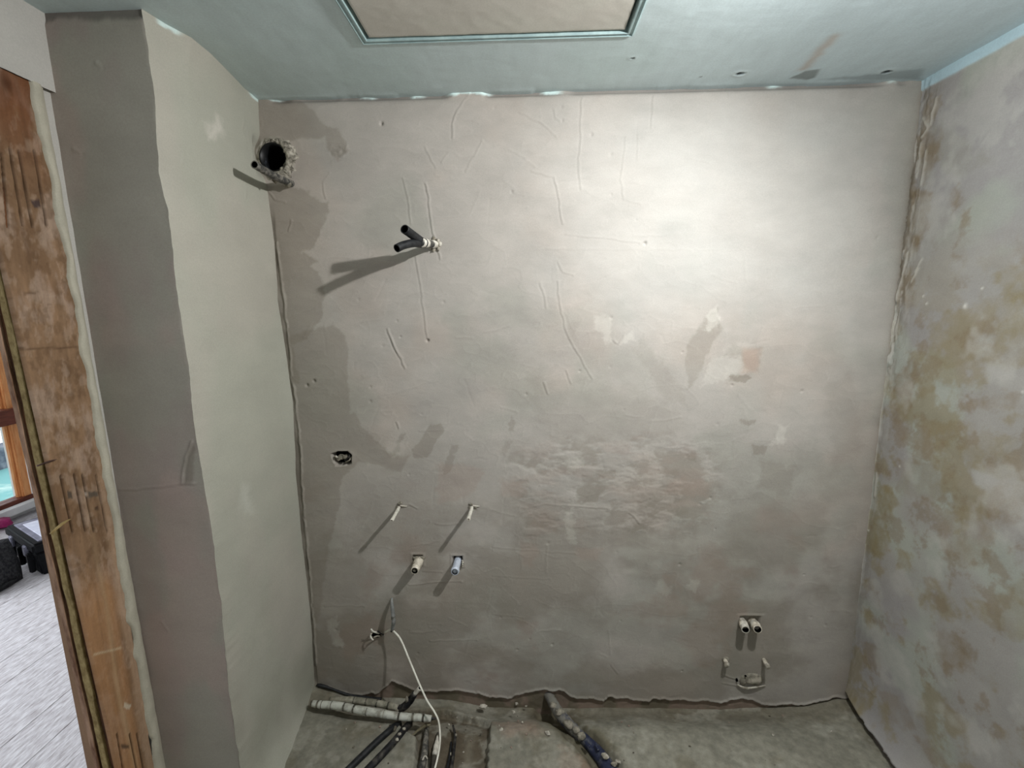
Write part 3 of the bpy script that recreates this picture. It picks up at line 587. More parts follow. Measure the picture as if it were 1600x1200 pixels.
# ------------------------------------------------------------------ door wall, post and the hall beyond
def wall_piece(name, lo, hi, mat, parent=None): return box(name, lo, hi, mat, parent, kind=None if parent else 'structure')
def left_wall():
    # plaster over the door head and the thin white edge beside the post
    ys = np.concatenate([np.linspace(-.95, .9, 20), np.arange(.91, 1.275, .005)]); zs = np.arange(2.215, 2.44, .005)
    Y, Z = np.meshgrid(ys, zs, indexing='ij')
    D = .002*fbm(Y*8, Z*8, 4, 90)+.004
    C = np.tile(s2l((182, 180, 174)), Y.shape+(1,))*(1+.05*fbm(Y*8, Z*8, 4, 91))[..., None]
    Z2 = Z.copy(); Z2[:, 0] += .006*fbm(Y[:, 0]*30, Y[:, 0]*0, 3, 92)
    o = grid_obj('wall_left', np.stack([XD+D, Y, Z2], -1), C, M_SMOOTH, kind='structure', flip=False,
             backs=[((-1.33, -.95, 2.22), (XD, 1.30, 2.5)), ((-1.33, -.95, -.1), (XD, .10, 2.22)), ((-1.33, 1.235, -.1), (XD-.01, 1.30, 2.25)), ((-1.36, 1.30, -.1), (-1.28, 4.7, 2.6))])
    # ragged plaster edge strip
    zs = np.arange(-.05, 2.222, .006); s = np.linspace(0, 1, 14); Sg, Z = np.meshgrid(s, zs, indexing='ij')
    ya = np.interp(Z, [0, .95, 1.46, 1.85, 2.07, 2.10, 2.22], [1.226, 1.220, 1.217, 1.212, 1.210, 1.200, 1.200])+.024*fbm(Z*16, Z*0+3, 4, 93)
    yb = np.interp(Z, [0, 2.22], [1.268, 1.232])+.004*fbm(Z*20, Z*0+8, 3, 94)
    Y = ya+(yb-ya)*Sg; X = XD+.006*np.sin(np.pi*np.clip(Sg*1.0+.12, 0, 1))+.002*fbm(Y*40, Z*14, 3, 95)+.001
    X = np.where(Sg > .99, XD-.012, X); X = np.where(Sg < .01, XD-.003, X)
    C = np.tile(s2l((178, 174, 158)), Y.shape+(1,))*(1+.35*fbm(Y*40, Z*26, 5, 96, .6))[..., None]
    e = grid_obj('plaster_edge', np.stack([X, Y, Z], -1), C, M_SMOOTH, parent=o, flip=False)
    e['label'] = 'ragged white plaster edge'
left_wall()

def door():
    d = bpy.data.objects.new('door_1', None); d.location = (XD, 1.1, 0); COL.objects.link(d); d['kind'] = 'structure'
    L = np.array(d.location)
    # timber post: face grid with the saw kerfs cut into it
    EDGE = [onx(a, b, XD) for a, b in ((0,375),(14,450),(42,600),(72,690),(97,800),(118,900),(183,1200))]
    ek = np.polyfit([p[2] for p in EDGE], [p[1] for p in EDGE], 1)
    def yedge(z): return np.polyval(ek, z)
    zs = np.arange(-.05, 2.222, .0045); Sg, Z = np.meshgrid(np.linspace(0, 1, 88), zs, indexing='ij'); Y = yedge(Z)+(1.226-yedge(Z))*Sg
    def pp(pts): return [tuple(onx(a, b, XD)[[1, 2]]) for a, b in pts]
    D = .0015*fbm(Y*30, Z*3, 4, 100)+.0006*fbm(Y*90, Z*20, 3, 101)
    C = np.tile(s2l((136, 108, 82)), Y.shape+(1,))
    C = mixc(C, (114, 88, 64), .8*sstep(-.1, .12, fbm(Y*14, Z*5, 5, 102, .6))); C = mixc(C, (160, 138, 120), .75*sstep(-.02, .14, fbm(Y*18+5, Z*9, 5, 103, .65)))
    C = mixc(C, (92, 68, 46), .4*sstep(.02, .14, fbm(Y*55, Z*34, 5, 108, .62))); C = mixc(C, (172, 150, 130), .35*sstep(.05, .16, fbm(Y*48+9, Z*30, 5, 109, .62)))
    C = mixc(C, (108, 62, 30), .75*sstep(1.9, 2.2, Z)*sstep(-.12, .1, fbm(Y*20, Z*8, 4, 104)))
    C = mixc(C, (70, 38, 16), .85*np.exp(-((Y-onx(12,130,XD)[1])**2/.016**2+(Z-onx(12,130,XD)[2])**2/.022**2)))
    C = mixc(C, (176, 148, 122), .6*sstep(1.185, 1.21, Y+.02*fbm(Y*20, Z*8, 3, 105))*sstep(1.5, .9, Z))
    C = mixc(C, (170, 126, 86), .6*sstep(.98, .85, Z)*sstep(1.205, 1.18, Y+.02*fbm(Y*10, Z*10, 3, 106)))
    C = mixc(C, (178, 152, 118), .5*np.exp(-((Y-1.16-.02*fbm(Z*4, Z*0, 2, 107))/.008)**2)*sstep(1.5, .5, Z))
    kerfs = [[(4,240),(14,355)],[(17,233),(26,300),(37,352)],[(31,236),(43,300),(52,354)],[(55,235),(64,290),(74,352)],
             [(96,742),(102,780),(115,832)],[(117,742),(126,790),(135,830)],[(130,742),(140,790),(148,832)],[(151,743),(158,785),(169,833)],
             [(184,1145),(196,1215),(200,1240)],[(204,1146),(214,1205),(222,1240)],[(215,1147),(226,1210),(233,1240)],[(234,1148),(243,1205),(252,1245)]]
    for k, p in enumerate(kerfs):
        p = pp(p); a, b = np.array(p[0]), np.array(p[-1]); yc = a[0]+(b[0]-a[0])*np.clip((Z-a[1])/(b[1]-a[1]), 0, 1)
        inz = (Z < max(a[1], b[1])) & (Z > min(a[1], b[1])); m = sstep(.0034, .0014, abs(Y-yc))*inz; D -= m*.016; C = mixc(C, (30, 19, 11), m)
    for k, (p, c, dd) in enumerate([([(106,766),(124,772),(124,780),(108,778)], (72, 64, 56), .9),([(138,768),(154,768),(155,775),(140,778)], (84, 76, 66), .9),([(111,785),(118,785),(118,794),(111,792)], (92, 78, 60), .9),
         ([(104,771),(110,773),(109,780),(104,778)], (206, 198, 180), .8),([(136,770),(141,771),(140,776),(136,775)], (224, 220, 210), .9),([(9,313),(29,312),(30,324),(11,325)], (62, 52, 42), .85),([(48,313),(68,310),(70,324),(55,324)], (58, 46, 48), .85),
         ([(149,793),(154,790),(155,796),(150,798)], (74, 54, 40), .8),([(191,1163),(203,1165),(203,1170),(192,1170)], (70, 56, 44), .8),([(133,902),(137,903),(136,909),(131,908)], (84, 60, 40), .8),([(195,1098),(207,1100),(204,1108),(194,1106)], (206, 200, 180), .6),([(20,430),(24,432),(32,468),(28,468)], (208, 186, 150), .8),([(98,770),(88,770),(92,790),(100,790)], (196, 184, 160), .5)]):
        m = poly_mask(Y, Z, pp(p), .0025, .002, k, 60); C = mixc(C, c, m*dd); D -= m*.001
    for (a, b, c) in (((40,459),(70,457),1),((38,545),(125,543),1),((148,1023),(190,1012),-1)):
        f = line_field(Y, Z, pp([a, b]), .003, 2, .002); C = mixc(C, (88, 66, 46) if c > 0 else (196, 180, 150), f*.7)
    X = XD-.002+D; X[0, :] = XD-.012; X[-1, :] = XD-.05
    po = grid_obj('post', np.stack([X, Y, Z], -1)-L, C, M_WOOD, parent=d, flip=False, backs=[(np.array((XD-.11, 1.125, -.05))-L, np.array((XD-.02, 1.225, 2.22))-L)])
    po['label'] = 'brown timber post with saw cuts'
    # rough edge of the old lining: dark strip, yellow packing, dark strip, pale board
    def xline(rows):                       # straight edge x(z) on the reveal from picture points
        q = [ony(a, b, float(yedge(onx(a+30, b, XD)[2]))+.004) for a, b in rows]
        return np.polyfit([p[2] for p in q], [p[0] for p in q], 1)
    def strip(name, left, right, yo, dep, mat, seed, rough=.0012):
        zs = np.linspace(2.2, -.05, 110); V = []; F = []; n = len(zs)
        for z in zs:
            w1, w2 = [rough*4*float(fbm(np.array([z*12]), np.array([seed+k*1.0]), 4, seed+k, .6)[0]) for k in (0, 1)]
            x0 = float(np.polyval(left, z))+w1; x1 = float(np.polyval(right, z))+w2
            y = float(yedge(z))+.004+yo+.002*float(fbm(np.array([z*25]), np.array([seed+.5]), 3, seed)[0])
            V += [(x0, y+dep, z), (x0, y+.0015, z), (x0+.0015, y, z), (x1-.0015, y, z), (x1, y+.0015, z), (x1, y+dep, z)]
        for i in range(n-1):
            for k in range(6): F.append((i*6+k, i*6+(k+1) % 6, i*6+6+(k+1) % 6, i*6+6+k))
        F += [tuple(range(6)), tuple(range((n-1)*6, n*6))]
        return mesh_obj(name, V, F, mat, d, smooth=False)
    ys_ = (560, 680, 800, 920, 1200)
    E = [xline(list(zip(x, ys_))) for x in ((5,28,57,82,149), (13,38,65,90,157), (17,47,72,96,161), (30,58,82,105,172), (37,66,88,112,178))]
    strip('lining_strip', E[3], E[4], .006, .03, M_LINDARK, 3)
    strip('packing_strip', E[2], E[3], .000, .03, M_FOAM, 5, .0018)
    strip('lining_strip', E[1], E[2], .005, .03, M_LINDARK, 7)
    ls = strip('lining_board', E[0], E[1], -.001, .04, M_LINING, 9); ls['label'] = 'pale weathered board edge'
    box('gap_backing', (XD-.05, 1.125, -.05), (XD-.03, 1.13, 2.2), M_VOID, d)
    a = onx(58, 728, XD+.004); b = onx(77, 721, XD+.006); c = onx(88, 718, XD+.004); tube('nail', [a, b, c], [.0022, .0022, .0012], M_NAIL, d, seg=6)
    a = onx(79, 834, XD+.003); b = onx(98, 818, XD+.004); c = onx(110, 811, XD+.001); tube('splinter', [a, b, c], [.004, .006, .002], M_FOAM, d, seg=6, flat=.5)
door()

def hall():
    XW = -4.2
    h = bpy.data.objects.new('floor', None); h.location = (-2.8, 1.8, 0); COL.objects.link(h); h['kind'] = 'structure'
    x = -1.22; k = 0
    meshes = []
    while x > -4.25:
        w_ = .165; o = box('plank', (x-w_+.0012, -.95, -.05), (x, 4.7, -.002+.0006*(k % 3-1)), M_PLANK, h, bevel=.001); x -= w_; k += 1
    wall_piece('wall_hall_far', (-4.4, 4.62, -.1), (-1.28, 4.72, 2.6), M_HALL)
    wall_piece('wall_front', (-4.4, -1.05, -.1), (1.52, -.95, 2.6), M_HALL)
    wall_piece('ceiling', (-4.4, -1.0, 2.5), (-1.30, 4.72, 2.6), M_HALL)
    # window wall: one mesh around the opening
    wy0, wy1, wz0, wz1 = 2.0, 3.60, .10, 2.12
    V = []; F = []
    for lo, hi in (((XW-.2, -1.0, -.1), (XW, wy0, 2.6)), ((XW-.2, wy1, -.1), (XW, 4.72, 2.6)), ((XW-.2, wy0, -.1), (XW, wy1, wz0)), ((XW-.2, wy0, wz1), (XW, wy1, 2.6))):
        v, f = boxv(lo, hi); F += [tuple(i+len(V) for i in q) for q in f]; V += v
    o = mesh_obj('wall_hall_window', V, F, M_HALL, None, smooth=False); o['kind'] = 'structure'
    wdw = bpy.data.objects.new('window_1', None); wdw.location = (XW, (wy0+wy1)/2, wz0); COL.objects.link(wdw); wdw['kind'] = 'structure'
    jy = float(onx(40, 715, XW)[1])
    box('jamb', (XW-.04, jy-.062, wz0), (XW-.005, jy, wz1), M_ORANGE, wdw, bevel=.005)
    box('jamb', (XW-.06, jy-.082, wz0), (XW-.03, jy-.062, wz1), M_ORANGE, wdw, bevel=.004)
    box('jamb', (XW-.06, wy0, wz0), (XW-.005, wy0+.085, wz1), M_ORANGE, wdw, bevel=.005)
    box('head_rail', (XW-.06, wy0+.085, wz1-.08), (XW-.006, jy-.082, wz1), M_ORANGE, wdw, bevel=.005)
    z1 = float(onx(15, 638, XW)[2]); z0 = float(onx(15, 662, XW)[2])
    box('transom', (XW-.08, wy0+.085, z0), (XW+.06, wy1, z1), M_REDWOOD, wdw, bevel=.004)
    zb = float(onx(30, 779, XW)[2])
    box('bottom_rail', (XW-.10, wy0+.085, wz0-.02), (XW+.01, jy, zb), M_REDWOOD, wdw, bevel=.004)
    g, nt, b = nodes_mat('window_glass'); b.inputs['Transmission Weight'].default_value = 1; b.inputs['Roughness'].default_value = 0; b.inputs['IOR'].default_value = 1.1
    nz = nt.nodes.new('ShaderNodeTexNoise'); nz.inputs['Scale'].default_value = 3; mr = nt.nodes.new('ShaderNodeMapRange'); mr.inputs[3].default_value = .0; mr.inputs[4].default_value = .05
    nt.links.new(nz.outputs[0], mr.inputs[0]); nt.links.new(mr.outputs[0], b.inputs['Roughness'])
    box('pane', (XW-.050, wy0+.085, z1), (XW-.044, jy-.078, wz1-.08), g, wdw); box('pane', (XW-.050, wy0+.085, zb), (XW-.044, jy-.078, z0), g, wdw)
    zs = float(onx(28, 793, XW+.1)[2]); box('sill_board', (XW+.02, wy0-.1, zs-.055), (XW+.09, wy1+.2, zs), M_HALL, wdw, bevel=.004)
    # outside
    o = box('outdoor_ground', (-9.0, -8, -1.05), (XW-.25, 16, -1.0), M_TEAL); o['kind'] = 'structure'
    o = box('outdoor_wall', (-9.3, -8, -1.0), (-9.0, 16, -.62), two_tone('grey_kerb_wall', (84, 92, 106), (140, 146, 156), 3, rough=.9)); o['kind'] = 'structure'
    o = box('outdoor_wall', (-12.2, -12, -1.0), (-12.0, 22, 5.0), two_tone('white_outdoor_render', (232, 234, 236), (242, 243, 244), 2, rough=.9)); o['kind'] = 'structure'
    # tool case
    A = onz(62, 903); B = onz(19, 870); u = (B-A)/np.linalg.norm(B-A); v = np.array([-u[1], u[0], 0.0])
    if v[1] < 0: v = -v
    Lb = float(np.linalg.norm(B-A)); Wb = .30; zt = .225
    t = empty('tool_case', (A+B)/2+v*.15, 'black plastic tool case with grey lid on the dusty white boards beyond the door post', 'tool case')
    def obox(name, u0, u1, v0, v1, zz0, zz1, mat, taper=0.0, bev=.008, par=t):
        V = []
        for z, k in ((zz0, taper), (zz1, 0)):
            for (a, b) in ((u0+k, v0+k), (u1-k, v0+k), (u1-k, v1-k), (u0+k, v1-k)): q = A+u*a+v*b; V.append((q[0], q[1], z))
        o = mesh_obj(name, V, [(0,3,2,1),(4,5,6,7),(0,1,5,4),(1,2,6,5),(2,3,7,6),(3,0,4,7)], mat, par, smooth=False)
        bm = bmesh.new(); bm.from_mesh(o.data); bmesh.ops.bevel(bm, geom=bm.edges[:], offset=bev, segments=3, affect='EDGES'); bm.to_mesh(o.data); bm.free(); return o
    obox('body', 0, Lb, 0, Wb, .0, .155, M_CASE, .02); lid = obox('lid', -.008, Lb+.008, -.008, Wb+.008, .16, zt, M_CASE, 0, .014)
    obox('lid_panel', .03, Lb-.03, .03, Wb-.03, zt-.004, zt+.006, M_LID, 0, .004, lid); obox('label', .07, Lb-.09, .06, Wb-.07, zt+.004, zt+.009, M_LABEL, 0, .002, lid)
    for a in (.08, Lb*.5, Lb-.08):
        obox('rib', a-.016, a+.016, -.022, .01, .02, .15, M_CASE, .002, .005); 
    for a in (.13, Lb-.13): obox('latch', a-.025, a+.025, -.02, .0, .12, .19, M_LID, 0, .005)
    for a in (.0, Lb-.05): obox('foot', a+.02, a+.05, .05, Wb-.05, -.001, .006, M_CASE, 0, .002)
    # charcoal bag, mostly outside the frame
    c = onz(-18, 932); t = empty('tool_bag', (c[0]-.16, c[1]+.02, 0), 'charcoal fabric bag on the boards at the left picture edge, before the case', 'bag')
    bm = bmesh.new(); bmesh.ops.create_cube(bm, size=1.0); bmesh.ops.subdivide_edges(bm, edges=bm.edges[:], cuts=5, use_grid_fill=True)
    V = []
    for q in bm.verts:
        x, y, z = q.co; k = 1-.22*max(0, z+.1)*1.0; V.append((c[0]-.17+x*.40*k*(1-.15*abs(y)), c[1]+.06+y*.26*k, .135+z*.27+.012*math.sin(x*9+y*7)*(z > -.49)))
    F = [[q.index for q in f.verts] for f in bm.faces]; bm.free()
    o = mesh_obj('body', V, F, M_BAG, t)
    bm = bmesh.new(); bm.from_mesh(o.data); bmesh.ops.smooth_vert(bm, verts=bm.verts[:], factor=.4, use_axis_x=True, use_axis_y=True, use_axis_z=False); bm.to_mesh(o.data); bm.free()
    tube('handle', [(c[0]-.28, c[1]+.06, .25), (c[0]-.25, c[1]+.05, .33), (c[0]-.13, c[1]+.05, .33), (c[0]-.10, c[1]+.06, .25)], .012, M_BAG, t, seg=8)
    tube('piping', [(c[0]+.0, c[1]-.07, .03), (c[0]+.035, c[1]-.02, .035), (c[0]+.035, c[1]+.12, .035)], .009, M_BLACK, t, seg=8)
    c = onz(4, 826); t = empty('plastic_wrapper', (c[0], c[1], 0), 'crumpled magenta plastic wrapper on the boards behind the black case', 'wrapper')
    blob('wrapper_body', (c[0]-.03, c[1], .04), (.075, .06, .045), M_PINK, t, 2, .6, 4); blob('twist', (c[0]+.035, c[1]+.01, .03), (.022, .03, .025), M_PINK, t, 1, .6, 6)
hall()

# ------------------------------------------------------------------ fittings on the back wall
def W(px, py, out=0.0):                 # point 'out' metres in front of the back wall, seen at that pixel
    return ony(px, py, YW-out)
def P0(px, py, out): p = ony(px, py); p[1] = YW-out; return p      # straight out from the wall point

def vent():
    t = empty('vent_duct', (VX, YW, VZ), 'round black ventilation duct opening in a crumbled plaster ring at the top left corner', 'vent duct')
    seg = 40; V = []; F = []; rg = random.Random(2)
    prof = [(.0500, .012), (.0455, .012), (.0455, -.05), (.0455, -.24)]
    for r, o in prof:
        for k in range(seg): a = 2*math.pi*k/seg; V.append((VX+r*math.cos(a), YW-o, VZ+r*math.sin(a)))
    for i in range(len(prof)-1):
        for k in range(seg): F.append((i*seg+k, i*seg+(k+1) % seg, (i+1)*seg+(k+1) % seg, (i+1)*seg+k))
    F.append(tuple((len(prof)-1)*seg+k for k in range(seg)))
    # outer skin
    b = len(V)
    for k in range(seg): a = 2*math.pi*k/seg; V.append((VX+.0500*math.cos(a), YW+.05, VZ+.0500*math.sin(a)))
    for k in range(seg): F.append((k, (k+1) % seg, b+(k+1) % seg, b+k))
    mesh_obj('duct_tube', V, F, M_DUCT, t)
    V = []; F = []; seg = 48; prof = [(.0495, .002), (.0505, .010), (.056, .014), (.064, .008), (.074, -.004)]
    for j, (r, o) in enumerate(prof):
        for k in range(seg):
            a = 2*math.pi*k/seg; right = .5+.5*math.cos(a+.5); q = 1+(.14*right-.09*(1-right) if j > 1 else 0)+((.20 if k % 3 else .30)*(rg.random()-.5)*(.4+right) if j > 2 else .05*(rg.random()-.5))
            V.append((VX+r*q*math.cos(a), YW-o*(.5+.9*right)-.004*rg.random(), VZ+r*q*math.sin(a)))
    for i in range(len(prof)-1):
        for k in range(seg): F.append((i*seg+k, i*seg+(k+1) % seg, (i+1)*seg+(k+1) % seg, (i+1)*seg+k))
    mesh_obj('plaster_collar', V, F, M_COLLAR, t)
    for k, (a, s) in enumerate(((.4, .010), (1.2, .008), (-.5, .013), (-.9, .011), (1.5, .006))):
        blob('plaster_lump', (VX+.056*math.cos(a), YW-.010, VZ+.056*math.sin(a)), (s, s*.7, s), M_COLLAR, t, 2, .6, k)
    a = P0(455, 287, 0.0); b = a.copy(); b[1] = YW-.232; t2 = empty('conduit_stub', a, 'mud-caked grey conduit stub sticking out of the wall below the round duct', 'conduit')
    mid = (a+b)/2+np.array([0, 0, -.004])
    tube('tube', [a+np.array([0, .04, 0]), a, mid, b], .0125, M_GREYTUBE, t2, seg=14, hollow=.003, lump=.03, seed=3)
    for k in range(6): blob('mortar_crust', a+np.array([random.uniform(-.012, .012), -.012-.016*k, -.004+random.uniform(-.006, .012)]), (.012, .012, .010), M_MUD if k < 3 else M_MUDDARK, t2, 1, .6, k+20)
vent()

def shower():
    a = P0(680, 382, 0); f = W(658, 379, .125)
    t = empty('shower_supply_pipe', a, 'forked pair of black rubber sleeved pipe ends taped together, sticking out high on the left', 'pipe')
    d = f-a
    tube('pipe_stem', [a+np.array([0, .03, 0]), a+d*.5, f], .0125, M_GREYTUBE, t, seg=12)
    tube('tape_wrap', [a+d*.02, a+d*.22], .0145, M_WHITETAPE, t, seg=14, lump=.06, seed=1); tube('tape_wrap', [a+d*.62, a+d*.98], .0155, M_WHITETAPE, t, seg=14, lump=.05, seed=2)
    tube('tape_wrap', [a+d*.80, a+d*.86], .0162, M_BLACK, t, seg=14)
    s1 = W(658, 377, .11); e1 = W(632, 358, .212); tube('rubber_sleeve', [s1, (s1*.5+e1*.5), e1], .0150, M_BLACK, t, seg=16, hollow=.003)
    s2 = W(657, 381, .11); m2 = W(645, 380, .16); e2 = W(620, 388, .222); tube('rubber_sleeve', [s2, m2, (m2*.4+e2*.6)+np.array([0, 0, .003]), e2], .0135, M_BLACK, t, seg=16, hollow=.003)
    for k in range(7):
        an = k*.9; blob('plaster_dab', a+np.array([.018*math.cos(an), -.004, .020*math.sin(an)]), (.008, .006, .010), M_CRUMB, t, 1, .6, k)
shower()

def socket():
    c = W(535, 716); t = empty('back_box', c, 'small muddy electrical back box set in a slot low in the left of the wall', 'electrical box')
    box('box_shell', (c[0]-.036, YW+.030, c[2]-.026), (c[0]+.036, YW+.042, c[2]+.026), M_VOID, t)
    for k, (px_, py_, sx, sz) in enumerate(((533,714,.018,.010),(539,713,.014,.010),(530,716,.010,.010))): blob('mortar_plug', W(px_, py_, -.012), (sx, .012, sz), M_MUD, t, 2, .5, k)
    tube('wire', [W(524,714,-.02), W(525,713,.004), W(526.5,715,.006)], .004, M_WHITETAPE, t, seg=8); tube('wire', [W(545,710,-.02), W(546,712,.0), W(543,716,.003), W(539,719,-.01)], .0035, M_DIRTYBLACK, t, seg=8)
    tube('wire', [W(540,722,-.01), W(546,719,.002), W(548,714,-.01)], .003, M_MUD, t, seg=8)
socket()

def bolts():
    for (bx, by, tx, ty, lab) in ((625,790,612,814,'left one of two thin white-taped basin bolts sticking out of the wall above the pipes'), (738,790,732,812,'right one of two thin white-taped basin bolts, above the pale blue pipe')):
        a = P0(bx, by, 0); b = W(tx, ty, .118); t = empty('basin_bolt', a, lab, 'bolt', 'basin bolts')
        d = b-a; tube('bolt_shaft', [a+np.array([0, .03, 0]), a, b], .0045, M_NAIL, t, seg=8)
        tube('tape_sleeve', [a+d*.12, a+d*.35+np.array([.001, 0, .001]), a+d*.62, a+d*.96, b], [.006, .0075, .0068, .0074, .0045], M_WHITETAPE, t, seg=10, lump=.08, seed=int(bx))
        for k in range(4): blob('plaster_dab', a+np.array([random.uniform(-.012, .012), -.003, random.uniform(-.008, .012)]), (.008, .004, .006), M_MUD, t, 1, .6, k+int(bx))
        tube('plaster_tail', [a+np.array([.002, -.004, .002]), a+np.array([.016, -.005, 0]), a+np.array([.030, -.003, -.002])], [.004, .003, .0015], M_CRUMB, t, seg=6)
bolts()

def stubs():
    a = P0(654.5, 876, 0); b = a.copy(); b[1] = YW-.075; t = empty('basin_pipe', a, 'cream cloth-wrapped pipe stub below the bolts, left of the pale blue one', 'pipe')
    tube('pipe', [a+np.array([0, .03, 0]), a, b], [.0165, .0165, .0155], M_CREAM, t, seg=16, hollow=.003, lump=.03, seed=4)
    tube('cloth_wrap', [a+np.array([0, -.004, 0]), a+np.array([.001, -.03, .001]), a+np.array([0, -.058, 0])], [.0205, .0190, .0172], M_CREAM, t, seg=14, lump=.07, seed=5)
    blob('mortar_plug', b+np.array([-.003, .012, -.005]), (.010, .008, .008), M_MUD, t, 1, .5, 3)
    for k in range(5): blob('plaster_flake', a+np.array([-.020+.010*k, -.004, .016+.004*math.sin(k*3)]), (.010, .004, .006), M_MUD, t, 1, .7, k+40)
    a = P0(715, 877, 0); b = a.copy(); b[1] = YW-.078; t = empty('basin_pipe', a, 'pale blue plastic pipe stub with dark open end, right of the cream one', 'pipe')
    tube('pipe', [a+np.array([0, .03, 0]), a, b], .0152, M_BLUEWHITE, t, seg=18, hollow=.0032)
    c = b.copy(); c[1] += .014; tube('end_collar', [c, c+np.array([0, -.008, 0])], .0170, M_BLUEWHITE, t, seg=18)
    box('recess_shade', (a[0]-.017, YW+.016, a[2]-.017), (a[0]+.017, YW+.019, a[2]+.017), M_VOID, t)  # dark plate set in for the shade of the recess
    for k in range(4): blob('plaster_flake', a+np.array([.021, -.003-.002*k, .004-.008*k]), (.004, .004, .005), M_CRUMB, t, 1, .6, k+60)
stubs()

def cables():
    a = P0(612, 935, 0); t = empty('grey_cable_tail', a, 'short grey taped cable tail hanging from the wall under the cream pipe', 'cable')
    p = [a+np.array([0, .02, .002]), W(612, 938, .010), W(613, 950, .038), W(614.5, 963, .05), W(615, 972, .052), W(613, 984, .045)]
    tube('cable', p, [.004, .005, .0078, .0085, .0085, .0070], two_tone('grey_cable_sheath', (112, 114, 112), (150, 152, 150), 30, rough=.6), t, seg=10)
    tube('tape_band', [W(614.3, 963, .05), W(614.9, 967, .0512)], .0092, M_BAND, t, seg=10); tube('cut_end', [W(613.2, 982, .046), W(611.5, 987, .042)], [.006, .004], M_BLACK, t, seg=8)
    a = P0(600, 990, 0); t = empty('white_cable', a, 'long thin white cable arching out of the wall and dropping past the bandaged pipe', 'cable')
    o = [(600,989,-.01),(603,987,.015),(610,984,.035),(618,989,.05),(627,1001,.065),(640,1032,.105),(655,1068,.155),(667,1094,.185),(678,1111,.21),(685,1126,.235),(687.5,1145,.285),(687,1165,.325),(683,1187,.36),(678,1206,.39),(672,1230,.42)]
    tube('sheath', [W(x, y, q) for x, y, q in o], [.0040, .0038, .0036, .0034, .0034], M_CABLE, t, seg=10, n=5)
    c = P0(588, 992, 0); t = empty('cable_ends', c, 'tangle of short stripped white cable ends in a dark hole beside the arching white cable', 'cable ends')
    blob('hole_shade', c+np.array([0, -.001, 0]), (.020, .003, .014), M_VOID, t, 2, .4, 2)  # flat dark blob on the wall standing in for a shaded hole
    tube('wire', [W(597,990,.0), W(590,988,.02), W(584,987,.034), W(579.5,983,.04)], .0030, M_CABLE, t, seg=8); tube('wire', [W(592,990,.01), W(586,988,.03), W(581,986,.035)], .0026, M_CABLE, t, seg=8)
    tube('wire', [W(580,990,.01), W(579,994,.03), W(581,998,.036), W(583,1000,.034)], .0030, M_CABLE, t, seg=8); tube('wire', [W(595,994,.0), W(589,994,.022), W(584,996,.03)], .0032, M_MUD, t, seg=8)
    tube('wire', [W(599,992,.0), W(594,989,.02), W(590,986,.026)], .0028, M_DIRTYBLACK, t, seg=8)
cables()

def toilet_fittings():
    for (x, y, ex, ey, r, lab, mt) in ((1160, 972, 1165, 984, .0155, 'left one of the two short open white pipes low on the right of the wall', M_WHITETAPE), (1178, 974, 1184, 983.5, .0165, 'right one of two short white pipes low on the right, with wider dark mouth', M_CREAM)):
        a = P0(x, y, 0); b = W(ex, ey, .058); t = empty('cistern_pipe', a, lab, 'pipe')
        tube('pipe', [a+np.array([0, .03, 0]), a, (a+b)/2+np.array([0, 0, .004]), b], r, mt, t, seg=16, hollow=.003, lump=.02, seed=int(x))
        tube('wrap', [a+(b-a)*.15, a+(b-a)*.6+np.array([0, 0, .002])], r*1.12, M_CREAM if mt is M_WHITETAPE else M_WHITETAPE, t, seg=14, lump=.06, seed=int(x)+1)
        blob('mortar_dab', a+np.array([0, -.008, -.020]), (.012, .008, .007), M_MUD, t, 1, .5, int(x))
    for (x, y, ex, ey, lab, ln) in ((1133, 1031, 1136, 1038, 'left one of two plaster-smeared fixing bolts under the white pipes', .028), (1195, 1032, 1199, 1041, 'right one of two fixing bolts under the white pipes, with long shadow', .045)):
        a = P0(x, y, 0); b = W(ex, ey, ln); t = empty('fixing_bolt', a, lab, 'bolt', 'toilet fixing bolts')
        tube('shaft', [a+np.array([0, .03, 0]), b], .008, M_CREAM, t, seg=10, lump=.05, seed=int(x)); blob('taped_head', b, (.0115, .010, .0125), M_CRUMB, t, 2, .4, int(x)); blob('plaster_dab', a, (.013, .008, .013), M_MUD, t, 2, .5, int(x)+2)
    c = P0(1172, 1061, 0); t = empty('plugged_outlet', c, 'plaster-plugged waste outlet with ragged edges at the wall foot under the white pipes', 'outlet')
    blob('plug', W(1178, 1060, .0), (.048, .014, .022), M_MUD, t, 3, .35, 5); blob('plug', W(1160, 1064, .0), (.018, .012, .024), M_MUD, t, 2, .5, 6)
    blob('gap_shade', W(1151, 1062, .003), (.006, .006, .010), M_VOID, t, 1, .3, 1); blob('gap_shade', W(1165, 1056, .011), (.005, .005, .004), M_VOID, t, 1, .3, 2)  # dark blobs standing in for shade in the gaps of the plug
    tube('plaster_rim', [W(1152,1070,.008), W(1165,1075,.012), W(1180,1074,.012), W(1196,1071,.006)], [.003, .005, .004, .002], M_CRUMB, t, seg=6)
toilet_fittings()

